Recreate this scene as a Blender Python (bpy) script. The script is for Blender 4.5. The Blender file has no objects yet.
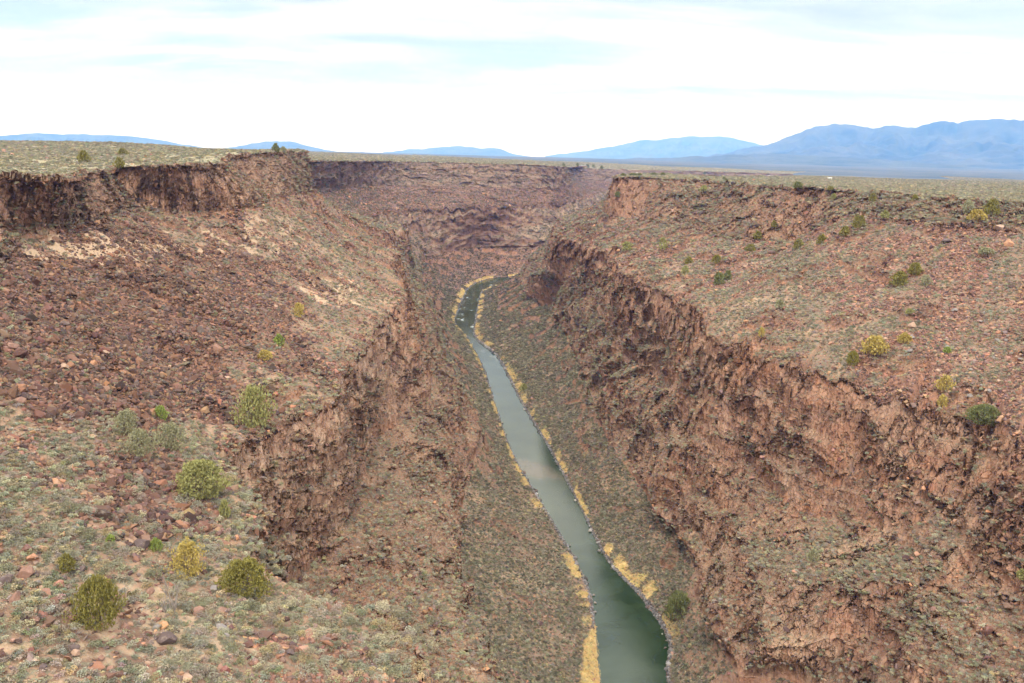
import bpy, bmesh, math, random
import numpy as np
from mathutils import Matrix, Vector
R = math.radians
SC = bpy.context.scene
COL = SC.collection
QUAL = 1.0          # terrain tessellation quality

# ------------------------------------------------------------------ camera
F, CX, CY, H = 850.0, 512.0, 341.5, 185.0       # focal length in pixels of a 1024 px frame, camera height over the river
PITCH, ROLL = R(12.3), R(1.5)
fw = np.array([0, math.cos(PITCH), -math.sin(PITCH)])
r0 = np.array([1.0, 0, 0]); u0 = np.array([0, math.sin(PITCH), math.cos(PITCH)])
rt = r0 * math.cos(ROLL) + u0 * math.sin(ROLL)
up = -r0 * math.sin(ROLL) + u0 * math.cos(ROLL)
CAM = np.array([0.0, 0, H])
cam_d = bpy.data.cameras.new('camera'); cam = bpy.data.objects.new('camera', cam_d); COL.objects.link(cam)
cam_d.sensor_width = 36; cam_d.lens = F / 1024 * 36; cam_d.clip_start = 0.5; cam_d.clip_end = 200000
cam.matrix_world = Matrix(((rt[0], up[0], -fw[0], 0), (rt[1], up[1], -fw[1], 0), (rt[2], up[2], -fw[2], H), (0, 0, 0, 1)))
SC.camera = cam

# ------------------------------------------------------------------ sky, sun, exposure
SUN_EL, SUN_AZ = R(50), R(182)      # azimuth clockwise from north (+Y)
world = bpy.data.worlds.new('World'); SC.world = world; world.use_nodes = True
wn = world.node_tree; wn.nodes.clear()
def N(t, typ, **kw):
    n = t.nodes.new(typ)
    for k, v in kw.items(): setattr(n, k, v)
    return n
def L(t, a, b): t.links.new(a, b)
sky = N(wn, 'ShaderNodeTexSky', sky_type='NISHITA', sun_disc=False, sun_elevation=SUN_EL, sun_rotation=SUN_AZ, altitude=2100)
tc = N(wn, 'ShaderNodeTexCoord'); sep = N(wn, 'ShaderNodeSeparateXYZ'); L(wn, tc.outputs['Generated'], sep.inputs[0])
zc = N(wn, 'ShaderNodeMath', operation='MAXIMUM'); L(wn, sep.outputs['Z'], zc.inputs[0]); zc.inputs[1].default_value = 0.0
za = N(wn, 'ShaderNodeMath', operation='ADD'); L(wn, zc.outputs[0], za.inputs[0]); za.inputs[1].default_value = 0.13
dx = N(wn, 'ShaderNodeMath', operation='DIVIDE'); L(wn, sep.outputs['X'], dx.inputs[0]); L(wn, za.outputs[0], dx.inputs[1])
dy = N(wn, 'ShaderNodeMath', operation='DIVIDE'); L(wn, sep.outputs['Y'], dy.inputs[0]); L(wn, za.outputs[0], dy.inputs[1])
cv = N(wn, 'ShaderNodeCombineXYZ'); L(wn, dx.outputs[0], cv.inputs[0]); L(wn, dy.outputs[0], cv.inputs[1])
mp = N(wn, 'ShaderNodeMapping'); mp.inputs['Scale'].default_value = (0.45, 0.95, 1); mp.inputs['Rotation'].default_value = (0, 0, 0.35); mp.inputs['Location'].default_value = (3.1, 1.7, 0); L(wn, cv.outputs[0], mp.inputs[0])
nz = N(wn, 'ShaderNodeTexNoise'); nz.inputs['Scale'].default_value = 0.85; nz.inputs['Detail'].default_value = 9; nz.inputs['Roughness'].default_value = 0.56; nz.inputs['Distortion'].default_value = 0.6
L(wn, mp.outputs[0], nz.inputs['Vector'])
cr = N(wn, 'ShaderNodeValToRGB')
e = cr.color_ramp.elements; e[0].position = 0.38; e[0].color = (0.0, 0, 0, 1); e[1].position = 0.56; e[1].color = (1, 1, 1, 1)
L(wn, nz.outputs['Fac'], cr.inputs[0])
nz2 = N(wn, 'ShaderNodeTexNoise'); nz2.inputs['Scale'].default_value = 1.9; nz2.inputs['Detail'].default_value = 8; nz2.inputs['Distortion'].default_value = 0.4
L(wn, mp.outputs[0], nz2.inputs['Vector'])
cc = N(wn, 'ShaderNodeMix', data_type='RGBA'); ncr = N(wn, 'ShaderNodeMapRange'); ncr.inputs[1].default_value = 0.36; ncr.inputs[2].default_value = 0.60; L(wn, nz2.outputs['Fac'], ncr.inputs[0]); L(wn, ncr.outputs[0], cc.inputs['Factor'])
CLOUD_A = (3.5, 3.5, 3.4, 1); CLOUD_B = (8.0, 7.9, 7.7, 1)
cc.inputs['A'].default_value = CLOUD_A; cc.inputs['B'].default_value = CLOUD_B
thin = N(wn, 'ShaderNodeMix', data_type='RGBA')          # thin high veil over the blue
thin.inputs['Factor'].default_value = 0.8; L(wn, sky.outputs[0], thin.inputs['A']); thin.inputs['B'].default_value = (3.4, 3.5, 3.5, 1)
mxs = N(wn, 'ShaderNodeMix', data_type='RGBA'); L(wn, cr.outputs[0], mxs.inputs['Factor']); L(wn, thin.outputs['Result'], mxs.inputs['A']); L(wn, cc.outputs['Result'], mxs.inputs['B'])
hz_ = N(wn, 'ShaderNodeMapRange'); hz_.inputs[1].default_value = 0.0; hz_.inputs[2].default_value = 0.075; hz_.inputs[3].default_value = 1.0; hz_.inputs[4].default_value = 0.0; L(wn, sep.outputs['Z'], hz_.inputs[0])
mh = N(wn, 'ShaderNodeMix', data_type='RGBA'); L(wn, hz_.outputs[0], mh.inputs['Factor']); L(wn, mxs.outputs['Result'], mh.inputs['A']); mh.inputs['B'].default_value = (8.5, 8.2, 9, 1)
bg = N(wn, 'ShaderNodeBackground'); bg.inputs['Strength'].default_value = 0.10; zen = N(wn, 'ShaderNodeMapRange'); zen.inputs[1].default_value = 0.17; zen.inputs[2].default_value = 0.5; zen.inputs[3].default_value = 1.0; zen.inputs[4].default_value = 3.2; L(wn, sep.outputs['Z'], zen.inputs[0])   # an overcast sky is brightest overhead
vs_ = N(wn, 'ShaderNodeVectorMath', operation='SCALE'); L(wn, mh.outputs['Result'], vs_.inputs[0]); L(wn, zen.outputs[0], vs_.inputs['Scale'])
L(wn, vs_.outputs[0], bg.inputs[0])
wo = N(wn, 'ShaderNodeOutputWorld'); L(wn, bg.outputs[0], wo.inputs[0])
sd = bpy.data.lights.new('sun', 'SUN'); sd.energy = 1.5; sd.angle = R(10); sd.color = (1.0, 0.955, 0.89)
sun = bpy.data.objects.new('sun', sd); COL.objects.link(sun)
dirv = Vector((math.sin(SUN_AZ) * math.cos(SUN_EL), math.cos(SUN_AZ) * math.cos(SUN_EL), math.sin(SUN_EL)))
sun.rotation_euler = dirv.to_track_quat('Z', 'Y').to_euler()
SC.view_settings.view_transform = 'Standard'; SC.view_settings.look = 'None'; SC.view_settings.gamma = 1
SC.view_settings.exposure = 0.85
SC.render.engine = 'CYCLES'
SC.cycles.max_bounces = 4; SC.cycles.diffuse_bounces = 2; SC.cycles.glossy_bounces = 2; SC.cycles.transmission_bounces = 2
SC.cycles.volume_bounces = 2; SC.cycles.caustics_reflective = False; SC.cycles.caustics_refractive = False
SC.cycles.use_denoising = True

# ------------------------------------------------------------------ helpers
def P(px, py, z):
    """world point at height z seen at a pixel of the photograph"""
    d = fw + rt * (px - CX) / F - up * (py - CY) / F
    t = (z - H) / d[2]
    return (d[0] * t, d[1] * t, float(z))
def project(p):
    q = p - CAM
    w = q @ fw
    w = np.where(w < 1, 1, w)
    return CX + F * (q @ rt) / w, CY - F * (q @ up) / w, q @ fw
rng = np.random.default_rng(7)
PERM = rng.permutation(256).astype(np.int32); PERM = np.concatenate([PERM, PERM, PERM])
GRAD = rng.normal(size=(256, 3)); GRAD /= np.linalg.norm(GRAD, axis=1)[:, None]; GRAD = GRAD.astype(np.float32)
def noise(x, y, z):
    x = np.asarray(x, np.float32); y = np.asarray(y, np.float32); z = np.asarray(z, np.float32)
    x, y, z = np.broadcast_arrays(x, y, z)
    xi = np.floor(x); yi = np.floor(y); zi = np.floor(z)
    xf = x - xi; yf = y - yi; zf = z - zi
    xi = xi.astype(np.int32) & 255; yi = yi.astype(np.int32) & 255; zi = zi.astype(np.int32) & 255
    u = xf * xf * (3 - 2 * xf); v = yf * yf * (3 - 2 * yf); w = zf * zf * (3 - 2 * zf)
    out = 0
    for a in (0, 1):
        pa = PERM[xi + a]
        for b in (0, 1):
            pb = PERM[pa + yi + b]
            for c in (0, 1):
                g = GRAD[PERM[pb + zi + c]]
                d = g[..., 0] * (xf - a) + g[..., 1] * (yf - b) + g[..., 2] * (zf - c)
                out = out + d * (u if a else 1 - u) * (v if b else 1 - v) * (w if c else 1 - w)
    return out * 1.6
def fbm(x, y, z, o=3, g=0.5):
    s = 0; a = 1
    for k in range(o):
        s = s + a * noise(x * 2 ** k + 17.3 * k, y * 2 ** k + 5.1 * k, z * 2 ** k); a *= g
    return s
def cells(x, y, z, seed=0):
    """value of the nearest cell of a 3-D jittered cell pattern, and the distance to its point"""
    xi = np.floor(x).astype(np.int32); yi = np.floor(y).astype(np.int32); zi = np.floor(z).astype(np.int32)
    best = np.full(x.shape, 9.0, np.float32); val = np.zeros(x.shape, np.float32)
    for a in (-1, 0, 1):
        for b in (-1, 0, 1):
            for c in (-1, 0, 1):
                h = PERM[PERM[PERM[(xi + a + seed) & 255] + ((yi + b) & 255)] + ((zi + c) & 255)]
                d = np.maximum(np.maximum(np.abs(xi + a + PERM[h] / 255. - x), np.abs(yi + b + PERM[h + 77] / 255. - y)), np.abs(zi + c + PERM[h + 151] / 255. - z))
                m = d < best; best[m] = d[m]; val[m] = (PERM[h + 211] / 255. - 0.5)[m]
    return val, best
def sstep(a, b, x):
    t = np.clip((x - a) / (b - a), 0, 1); return t * t * (3 - 2 * t)
def interp_st(ctrl, u):
    """monotone cubic interpolation of control rows (n, k) at fractional stations u"""
    c = np.asarray(ctrl, float); n = len(c)
    d = np.diff(c, axis=0); m = np.zeros_like(c)
    m[1:-1] = np.where(d[1:] * d[:-1] > 0, 2 * d[1:] * d[:-1] / (d[1:] + d[:-1] + 1e-12), 0)
    m[0] = d[0]; m[-1] = d[-1]
    i = np.clip(np.floor(u).astype(int), 0, n - 2); t = (u - i)[:, None]
    h00 = 2 * t**3 - 3 * t**2 + 1; h10 = t**3 - 2 * t**2 + t; h01 = -2 * t**3 + 3 * t**2; h11 = t**3 - t**2
    return h00 * c[i] + h10 * m[i] + h01 * c[i + 1] + h11 * m[i + 1]
def grid_mesh(name, X, attrs=None, flip=False):
    n, m = X.shape[:2]
    me = bpy.data.meshes.new(name)
    me.vertices.add(n * m); me.vertices.foreach_set('co', X.reshape(-1).astype(np.float32))
    a = (np.arange(n - 1)[:, None] * m + np.arange(m - 1)[None, :]).reshape(-1)
    q = np.stack([a, a + 1, a + m + 1, a + m], 1) if not flip else np.stack([a, a + m, a + m + 1, a + 1], 1)
    nf = len(q); me.loops.add(nf * 4); me.polygons.add(nf)
    me.loops.foreach_set('vertex_index', q.reshape(-1).astype(np.int32))
    me.polygons.foreach_set('loop_start', np.arange(0, nf * 4, 4, dtype=np.int32))
    me.polygons.foreach_set('use_smooth', np.ones(nf, bool))
    me.update()
    for k, v in (attrs or {}).items():
        at = me.attributes.new(k, 'FLOAT', 'POINT'); at.data.foreach_set('value', v.reshape(-1).astype(np.float32))
    return me
def link(name, me, mat=None, parent=None):
    o = bpy.data.objects.new(name, me); COL.objects.link(o)
    if mat: me.materials.append(mat)
    if parent: o.parent = parent
    return o
def tag(o, label=None, cat=None, group=None, kind=None):
    for k, v in (('label', label), ('category', cat), ('group', group), ('kind', kind)):
        if v: o[k] = v
    return o

# ------------------------------------------------------------------ materials
def new_mat(name):
    m = bpy.data.materials.new(name); m.use_nodes = True; t = m.node_tree; t.nodes.clear()
    out = N(t, 'ShaderNodeOutputMaterial'); b = N(t, 'ShaderNodeBsdfPrincipled'); L(t, b.outputs[0], out.inputs[0])
    b.inputs['Roughness'].default_value = 0.9; b.inputs['Specular IOR Level'].default_value = 0.15
    return m, t, b, out
def tnoise(t, vec, scale, detail=4, rough=0.55, dist=0.0, sc=(1, 1, 1), loc=(0, 0, 0)):
    m = N(t, 'ShaderNodeMapping'); m.inputs['Scale'].default_value = sc; m.inputs['Location'].default_value = loc; L(t, vec, m.inputs[0])
    n = N(t, 'ShaderNodeTexNoise'); n.inputs['Scale'].default_value = scale; n.inputs['Detail'].default_value = detail
    n.inputs['Roughness'].default_value = rough; n.inputs['Distortion'].default_value = dist; L(t, m.outputs[0], n.inputs['Vector'])
    return n.outputs['Fac']
def tramp(t, fac, stops):
    r = N(t, 'ShaderNodeValToRGB'); r.color_ramp.elements[0].position = stops[0][0]; r.color_ramp.elements[0].color = (*stops[0][1], 1)
    r.color_ramp.elements[1].position = stops[-1][0]; r.color_ramp.elements[1].color = (*stops[-1][1], 1)
    for p, c in stops[1:-1]:
        e = r.color_ramp.elements.new(p); e.color = (*c, 1)
    L(t, fac, r.inputs[0]); return r.outputs[0]
def tmap(t, fac, a, b, c=0.0, d=1.0):
    m = N(t, 'ShaderNodeMapRange'); m.inputs[1].default_value = a; m.inputs[2].default_value = b; m.inputs[3].default_value = c; m.inputs[4].default_value = d
    L(t, fac, m.inputs[0]); return m.outputs[0]
def tmix(t, fac, a, b, blend='MIX'):
    m = N(t, 'ShaderNodeMix', data_type='RGBA', blend_type=blend)
    for s, v in (('Factor', fac), ('A', a), ('B', b)):
        if hasattr(v, 'is_linked'): L(t, v, m.inputs[s])
        else: m.inputs[s].default_value = v if s == 'Factor' else (*v, 1)
    return m.outputs['Result']
def tmath(t, op, a, b=0.0):
    m = N(t, 'ShaderNodeMath', operation=op)
    for i, v in ((0, a), (1, b)):
        if hasattr(v, 'is_linked'): L(t, v, m.inputs[i])
        else: m.inputs[i].default_value = v
    return m.outputs[0]
def tattr(t, name, typ='GEOMETRY'):
    a = N(t, 'ShaderNodeAttribute', attribute_name=name, attribute_type=typ); return a
def tvor(t, vec, scale, sc=(1, 1, 1), feature='F1', out='Distance', rand=1.0, metric='EUCLIDEAN'):
    m = N(t, 'ShaderNodeMapping'); m.inputs['Scale'].default_value = sc; L(t, vec, m.inputs[0])
    v = N(t, 'ShaderNodeTexVoronoi', feature=feature); v.inputs['Scale'].default_value = scale; v.inputs['Randomness'].default_value = rand
    if feature == 'F1': v.distance = metric
    L(t, m.outputs[0], v.inputs['Vector']); return v.outputs[out]

def terrain_material():
    m, t, b, out = new_mat('canyon_ground')
    co = N(t, 'ShaderNodeTexCoord').outputs['Object']
    cliff = tattr(t, 'cliff').outputs['Fac']; rub = tattr(t, 'rubble').outputs['Fac']; gold = tattr(t, 'gold').outputs['Fac']; plain = tattr(t, 'plain').outputs['Fac']; sand = tattr(t, 'sand').outputs['Fac']; pale = tattr(t, 'pale').outputs['Fac']; far_dark = tattr(t, 'far_dark').outputs['Fac']
    # rock face colours
    big = tnoise(t, co, 0.035, 5, 0.6, 0.5)
    streak = tnoise(t, co, 0.42, 6, 0.66, 0.9, sc=(1, 1, 0.16))
    block = tvor(t, co, 0.42, sc=(1, 1, 0.45), out='Color', metric='CHEBYCHEV')
    bs = N(t, 'ShaderNodeSeparateColor'); L(t, block, bs.inputs[0])
    rock1 = tramp(t, streak, [(0.22, (0.06, 0.04, 0.035)), (0.34, (0.20, 0.11, 0.08)), (0.50, (0.36, 0.18, 0.12)), (0.62, (0.50, 0.28, 0.185)), (0.78, (0.48, 0.38, 0.30))])
    rock2 = tramp(t, streak, [(0.22, (0.05, 0.035, 0.03)), (0.36, (0.30, 0.13, 0.075)), (0.52, (0.47, 0.235, 0.14)), (0.70, (0.55, 0.35, 0.24)), (0.8, (0.50, 0.40, 0.32))])
    rock = tmix(t, tmap(t, big, 0.42, 0.55), rock1, rock2)
    grey = tnoise(t, co, 0.09, 5, 0.6, 0.3, loc=(31, 7, 3))
    rock = tmix(t, tmap(t, grey, 0.56, 0.68, 0, 0.6), rock, tramp(t, streak, [(0.25, (0.11, 0.08, 0.075)), (0.7, (0.36, 0.28, 0.235))]))
    rock = tmix(t, tmap(t, bs.outputs[0], 0, 1, 0.0, 0.55), rock, tmix(t, bs.outputs[1], (0.20, 0.12, 0.095), (0.52, 0.31, 0.21)))
    rock = tmix(t, tmath(t, 'MULTIPLY', pale, tmap(t, tnoise(t, co, 0.25, 5, 0.6, sc=(1, 1, 0.5), loc=(2, 2, 2)), 0.35, 0.6, 0.25, 0.9)), rock, tramp(t, streak, [(0.25, (0.16, 0.10, 0.08)), (0.42, (0.42, 0.25, 0.17)), (0.6, (0.58, 0.42, 0.31)), (0.8, (0.60, 0.34, 0.18))]))
    rock = tmix(t, far_dark, rock, (0.125, 0.078, 0.068))  # rock mixed toward dark brown on the distant parts of the walls
    # soil colours
    s1 = tnoise(t, co, 0.05, 6, 0.6, 0.4, loc=(5, 9, 2))
    soil = tramp(t, s1, [(0.34, (0.17, 0.105, 0.075)), (0.5, (0.27, 0.17, 0.115)), (0.66, (0.42, 0.28, 0.18))])
    fine = tnoise(t, co, 1.6, 5, 0.75)
    soil = tmix(t, tmap(t, fine, 0.35, 0.65, 0, 0.35), soil, (0.16, 0.11, 0.085))
    speck = tnoise(t, co, 0.9, 3, 0.6, loc=(3, 3, 3))
    shr = tramp(t, tnoise(t, co, 2.3, 3, 0.6), [(0.3, (0.075, 0.078, 0.055)), (0.7, (0.235, 0.225, 0.155))])
    soil = tmix(t, tmap(t, speck, 0.50, 0.58, 0, 0.75), soil, shr)
    # rubble
    vb = tvor(t, co, 1.1, out='Color'); vs = N(t, 'ShaderNodeSeparateColor'); L(t, vb, vs.inputs[0])
    rubc = tramp(t, vs.outputs[0], [(0.0, (0.055, 0.033, 0.028)), (0.5, (0.16, 0.082, 0.06)), (1.0, (0.30, 0.16, 0.11))])
    soil = tmix(t, rub, soil, rubc)
    soil = tmix(t, plain, soil, tmix(t, tmap(t, speck, 0.42, 0.58), tmix(t, tmap(t, s1, 0.4, 0.6), (0.33, 0.27, 0.175), (0.40, 0.315, 0.205)), (0.165, 0.17, 0.112)))
    # ledge soil on the cliffs' flat places
    g = N(t, 'ShaderNodeNewGeometry'); sx = N(t, 'ShaderNodeSeparateXYZ'); L(t, g.outputs['Normal'], sx.inputs[0])
    wob = tnoise(t, co, 0.6, 4, 0.6, loc=(8, 1, 1))
    nz_ = tmath(t, 'ADD', sx.outputs[2], tmath(t, 'MULTIPLY', tmath(t, 'SUBTRACT', wob, 0.5), 0.35))
    flat = tmap(t, nz_, 0.52, 0.66)
    cl = tmath(t, 'MULTIPLY', cliff, tmath(t, 'SUBTRACT', 1.0, flat))
    steep = tmap(t, nz_, 0.50, 0.36)
    cl = tmath(t, 'MAXIMUM', cl, steep)
    c = tmix(t, cl, soil, rock)
    c = tmix(t, gold, c, tmix(t, fine, (0.50, 0.34, 0.13), (0.68, 0.50, 0.24)))
    c = tmix(t, sand, c, tmix(t, fine, (0.40, 0.28, 0.18), (0.52, 0.38, 0.26)))
    L(t, c, b.inputs['Base Color'])
    # displacement : jointed columns and blocks on faces, fine stones elsewhere
    wn_ = N(t, 'ShaderNodeTexNoise'); wn_.inputs['Scale'].default_value = 0.5; wn_.inputs['Detail'].default_value = 2; L(t, co, wn_.inputs['Vector'])
    wv = N(t, 'ShaderNodeVectorMath', operation='MULTIPLY_ADD'); L(t, wn_.outputs['Color'], wv.inputs[0]); wv.inputs[1].default_value = (1.4, 1.4, 1.0); L(t, co, wv.inputs[2]); wco = wv.outputs[0]
    def cellv(scale, zs):
        q = N(t, 'ShaderNodeSeparateColor'); L(t, tvor(t, wco, scale, sc=(1, 1, zs), out='Color', metric='CHEBYCHEV'), q.inputs[0]); return q.outputs[2]
    ns = tnoise(t, co, 0.8, 6, 0.72, 0.5, sc=(1, 1, 0.5))
    crack = tmap(t, tvor(t, wco, 0.8, sc=(1, 1, 0.3), feature='DISTANCE_TO_EDGE'), 0.0, 0.09)
    dcl = tmath(t, 'ADD', tmath(t, 'MULTIPLY', cellv(0.42, 0.45), 1.1), tmath(t, 'ADD', tmath(t, 'MULTIPLY', cellv(1.0, 0.5), 0.35), tmath(t, 'ADD', tmath(t, 'MULTIPLY', ns, 0.5), tmath(t, 'MULTIPLY', crack, 0.48))))
    dso = tmath(t, 'ADD', tmath(t, 'MULTIPLY', fine, 0.30), tmath(t, 'MULTIPLY', tvor(t, co, 1.1), -0.25))
    dm = N(t, 'ShaderNodeMix', data_type='FLOAT'); L(t, cliff, dm.inputs[0]); L(t, dso, dm.inputs[2]); L(t, dcl, dm.inputs[3])
    dn = N(t, 'ShaderNodeDisplacement'); dn.inputs['Midlevel'].default_value = 0; dn.inputs['Scale'].default_value = 1; L(t, dm.outputs[0], dn.inputs['Height'])
    L(t, dn.outputs[0], out.inputs['Displacement']); m.displacement_method = 'BOTH'
    return m
M_TER = terrain_material()

def inst_mat(name, base_rough=0.9, attr='col', var=0.25, translucent=0.0):
    """material of scattered pieces: colour from the point that carries the piece, broken up by noise"""
    m, t, b, out = new_mat(name)
    a = tattr(t, attr, 'INSTANCER').outputs['Color']
    co = N(t, 'ShaderNodeTexCoord').outputs['Object']
    n = tnoise(t, co, 2.2, 4, 0.65)
    c = tmix(t, tmap(t, n, 0.3, 0.7, 0, var), a, (0.035, 0.03, 0.025))
    c = tmix(t, tmap(t, n, 0.55, 0.75, 0, var), c, (0.5, 0.42, 0.33))
    L(t, c, b.inputs['Base Color']); b.inputs['Roughness'].default_value = base_rough
    return m
M_SAGE = inst_mat('sagebrush_leaf', 0.95, var=0.12)
M_ROCK = inst_mat('basalt_scree', 0.85, var=0.3)
def solid_mat(name, lo, hi, scale=3.0, rough=0.9, bump=0.0):
    m, t, b, out = new_mat(name)
    co = N(t, 'ShaderNodeTexCoord').outputs['Object']
    n = tnoise(t, co, scale, 5, 0.65)
    L(t, tramp(t, n, [(0.32, lo), (0.68, hi)]), b.inputs['Base Color']); b.inputs['Roughness'].default_value = rough
    if bump:
        bn = N(t, 'ShaderNodeBump'); bn.inputs['Strength'].default_value = bump; bn.inputs['Distance'].default_value = 0.3; L(t, n, bn.inputs['Height']); L(t, bn.outputs[0], b.inputs['Normal'])
    return m

# ------------------------------------------------------------------ canyon walls: control stations
# left (west) wall, stations from under the bridge northwards: bank, toe of lower cliff, edge of bench, foot of upper cliff, rim
LW = [
 ((78, -90, 0), (35, -90, 32), (-2, -90, 112), (-90, -90, 150), (-115, -90, 173)),
 ((68, 40, 0), (38, 40, 32), (6, 45, 112), (-88, 20, 150), (-120, 10, 173)),
 ((60, 100, 0), (32, 104, 32), P(440, 690, 112), (-104, 60, 151), (-134, 50, 174)),
 ((57, 135, 0), (25, 140, 31), P(372, 603, 113), (-112, 100, 152), (-140, 92, 175)),
 ((55, 160, 0), (14, 163, 31), P(268, 578, 115), (-122, 145, 153), (-150, 140, 175)),
 ((52, 185, 0), (6, 188, 31), P(246, 505, 115), (-130, 190, 153), (-158, 190, 176)),
 ((48, 218, 0), (0, 212, 31), P(240, 442, 114), P(0, 224, 160), P(0, 174, 176)),
 (P(600, 683, 0), P(486, 683, 30), P(322, 396, 112), P(60, 222, 159), P(55, 178, 174.5)),
 (P(592, 600, 0), P(459, 598, 30), P(352, 352, 112), P(118, 207, 158.5), P(110, 168, 175.2)),
 (P(545, 508, 0), P(464, 498, 28), P(392, 310, 112), P(178, 211, 156), P(160, 167, 176.3)),
 (P(513, 455, 0), P(479, 438, 30), P(394, 280, 112), P(240, 204, 158), P(215, 165, 177.2)),
 (P(493, 398, 0), P(453, 385, 34), P(393, 254, 112), P(272, 195, 160), P(235, 156, 181.2)),
 (P(484, 370, 0), P(441, 346, 37), P(386, 240, 112), P(306, 190, 159), (-158, 650, 184.6)),
 (P(467, 338, 0), P(432, 318, 40), (-112, 850, 110), (-205, 830, 152), (-235, 800, 180)),
 (P(455, 318, 0), P(424, 292, 38), (-190, 1050, 108), (-262, 1100, 150), P(318, 161, 172.5)),
 (P(466, 292, 0), P(424, 262, 36), (-160, 1260, 104), (-220, 1370, 150), P(400, 161.5, 170.4)),
 (P(488, 279, 0), P(482, 249, 36), (-45, 1385, 104), (-60, 1470, 148), P(480, 163.5, 170)),
 ((75, 1375, 0), (66, 1425, 36), (40, 1500, 104), (45, 1560, 146), P(540, 165.5, 168.8)),
 ((170, 1490, 0), (140, 1540, 36), (95, 1610, 104), (90, 1680, 145), (92, 1760, 166.5)),
 ((270, 1760, 0), (235, 1790, 34), (165, 1900, 102), (135, 2000, 142), (120, 2120, 162)),
 ((370, 2230, 0), (330, 2260, 32), (250, 2420, 98), (200, 2520, 136), (175, 2620, 154)),
 ((560, 2540, 0), (525, 2590, 30), (440, 2760, 95), (380, 2860, 132), (335, 2960, 150)),
 ((850, 2840, 0), (820, 2900, 30), (760, 3050, 92), (720, 3150, 130), (690, 3230, 147)),
 ((1300, 3250, 0), (1270, 3300, 30), (1200, 3450, 92), (1170, 3530, 125), (1140, 3600, 143)),
]
LOUT = [(-3200, -900, 190), (-3300, -300, 192), (-3350, 0, 193), (-3350, 300, 194), (-3350, 600, 195), (-3300, 900, 195), (-3250, 1250, 196), (-3100, 1600, 197), (-2950, 1900, 197),
        (-2750, 2200, 196), (-2500, 2500, 194), (-2200, 2750, 192), (-1900, 3000, 190), (-1600, 3200, 188), (-1250, 3400, 184), (-900, 3550, 181), (-500, 3700, 177), (-150, 3800, 173), (100, 3900, 169),
        (350, 4000, 165), (550, 4050, 160), (750, 4100, 156), (1000, 4150, 152), (1400, 4200, 147)]
RW = [
 ((112, -90, 0), (128, -90, 22), (186, -90, 110), (232, -90, 152), (262, -90, 169)),
 ((96, 60, 0), (116, 60, 22), (180, 70, 110), (232, 80, 152), (256, 90, 169)),
 ((88, 150, 0), (106, 150, 22), (168, 160, 110), (226, 180, 152), (250, 200, 169)),
 ((82, 215, 0), P(800, 683, 24), P(1100, 470, 110), (215, 262, 152), (240, 300, 169)),
 (P(668, 683, 0), P(735, 672, 20), P(1010, 428, 110), P(1085, 250, 152), P(1060, 204, 170)),
 (P(668, 640, 0), P(697, 604, 15), P(880, 386, 110), P(985, 232, 153), P(985, 200, 170)),
 (P(645, 603, 0), P(688, 555, 17), P(800, 362, 111), P(900, 222, 153), P(925, 196, 170)),
 (P(607, 560, 0), P(644, 492, 19), P(745, 338, 112), P(835, 222, 152), P(870, 192.5, 170)),
 (P(578, 503, 0), P(604, 432, 22), P(693, 308, 113), P(775, 220, 151), P(815, 189, 170)),
 (P(551, 452, 0), P(588, 386, 26), P(653, 284, 114), P(725, 218, 150), P(760, 185, 170)),
 (P(523, 405, 0), P(570, 345, 30), P(620, 262, 114), P(680, 212, 150), P(705, 180.5, 170)),
 (P(498, 358, 0), P(549, 312, 32), P(588, 246, 114), P(637, 204, 150), P(652, 178, 170)),
 (P(474, 332, 0), P(526, 296, 32), P(557, 234, 114), P(602, 200, 149), P(614, 177.5, 169)),
 (P(481, 293, 0), (8, 1090, 30), (58, 1040, 112), (98, 1000, 148), (125, 960, 168)),
 ((20, 1275, 0), (45, 1235, 30), (108, 1180, 112), (150, 1130, 148), (185, 1100, 167)),
 ((125, 1360, 0), (160, 1320, 30), (215, 1240, 112), (260, 1200, 146), (290, 1180, 166)),
 ((225, 1480, 0), (255, 1450, 30), (320, 1400, 110), (370, 1370, 144), (410, 1350, 164)),
 ((320, 1740, 0), (350, 1720, 30), (420, 1690, 106), (480, 1670, 140), (520, 1660, 160)),
 ((420, 2180, 0), (450, 2150, 30), (520, 2080, 100), (580, 2030, 136), (620, 2000, 155)),
 ((600, 2480, 0), (630, 2440, 30), (700, 2370, 95), (750, 2320, 132), (790, 2280, 150)),
 ((880, 2780, 0), (910, 2740, 30), (980, 2660, 92), (1020, 2600, 128), (1060, 2560, 147)),
 ((1330, 3190, 0), (1360, 3150, 30), (1430, 3070, 92), (1480, 3000, 125), (1520, 2950, 143)),
]
ROUT = [(3000, -900, 130), (3050, -300, 130), (3100, 100, 130), (3150, 400, 130), (3150, 700, 131), (3100, 950, 131), (3050, 1150, 131), (3000, 1350, 132), (2950, 1500, 132), (2900, 1650, 133), (2850, 1800, 133),
        (2800, 1950, 134), (2750, 2080, 134), (2700, 2200, 135), (2650, 2320, 136), (2600, 2440, 137), (2550, 2560, 138), (2500, 2700, 139), (2450, 2850, 140), (2350, 3050, 141), (2250, 3300, 142), (1900, 3900, 144)]

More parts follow.
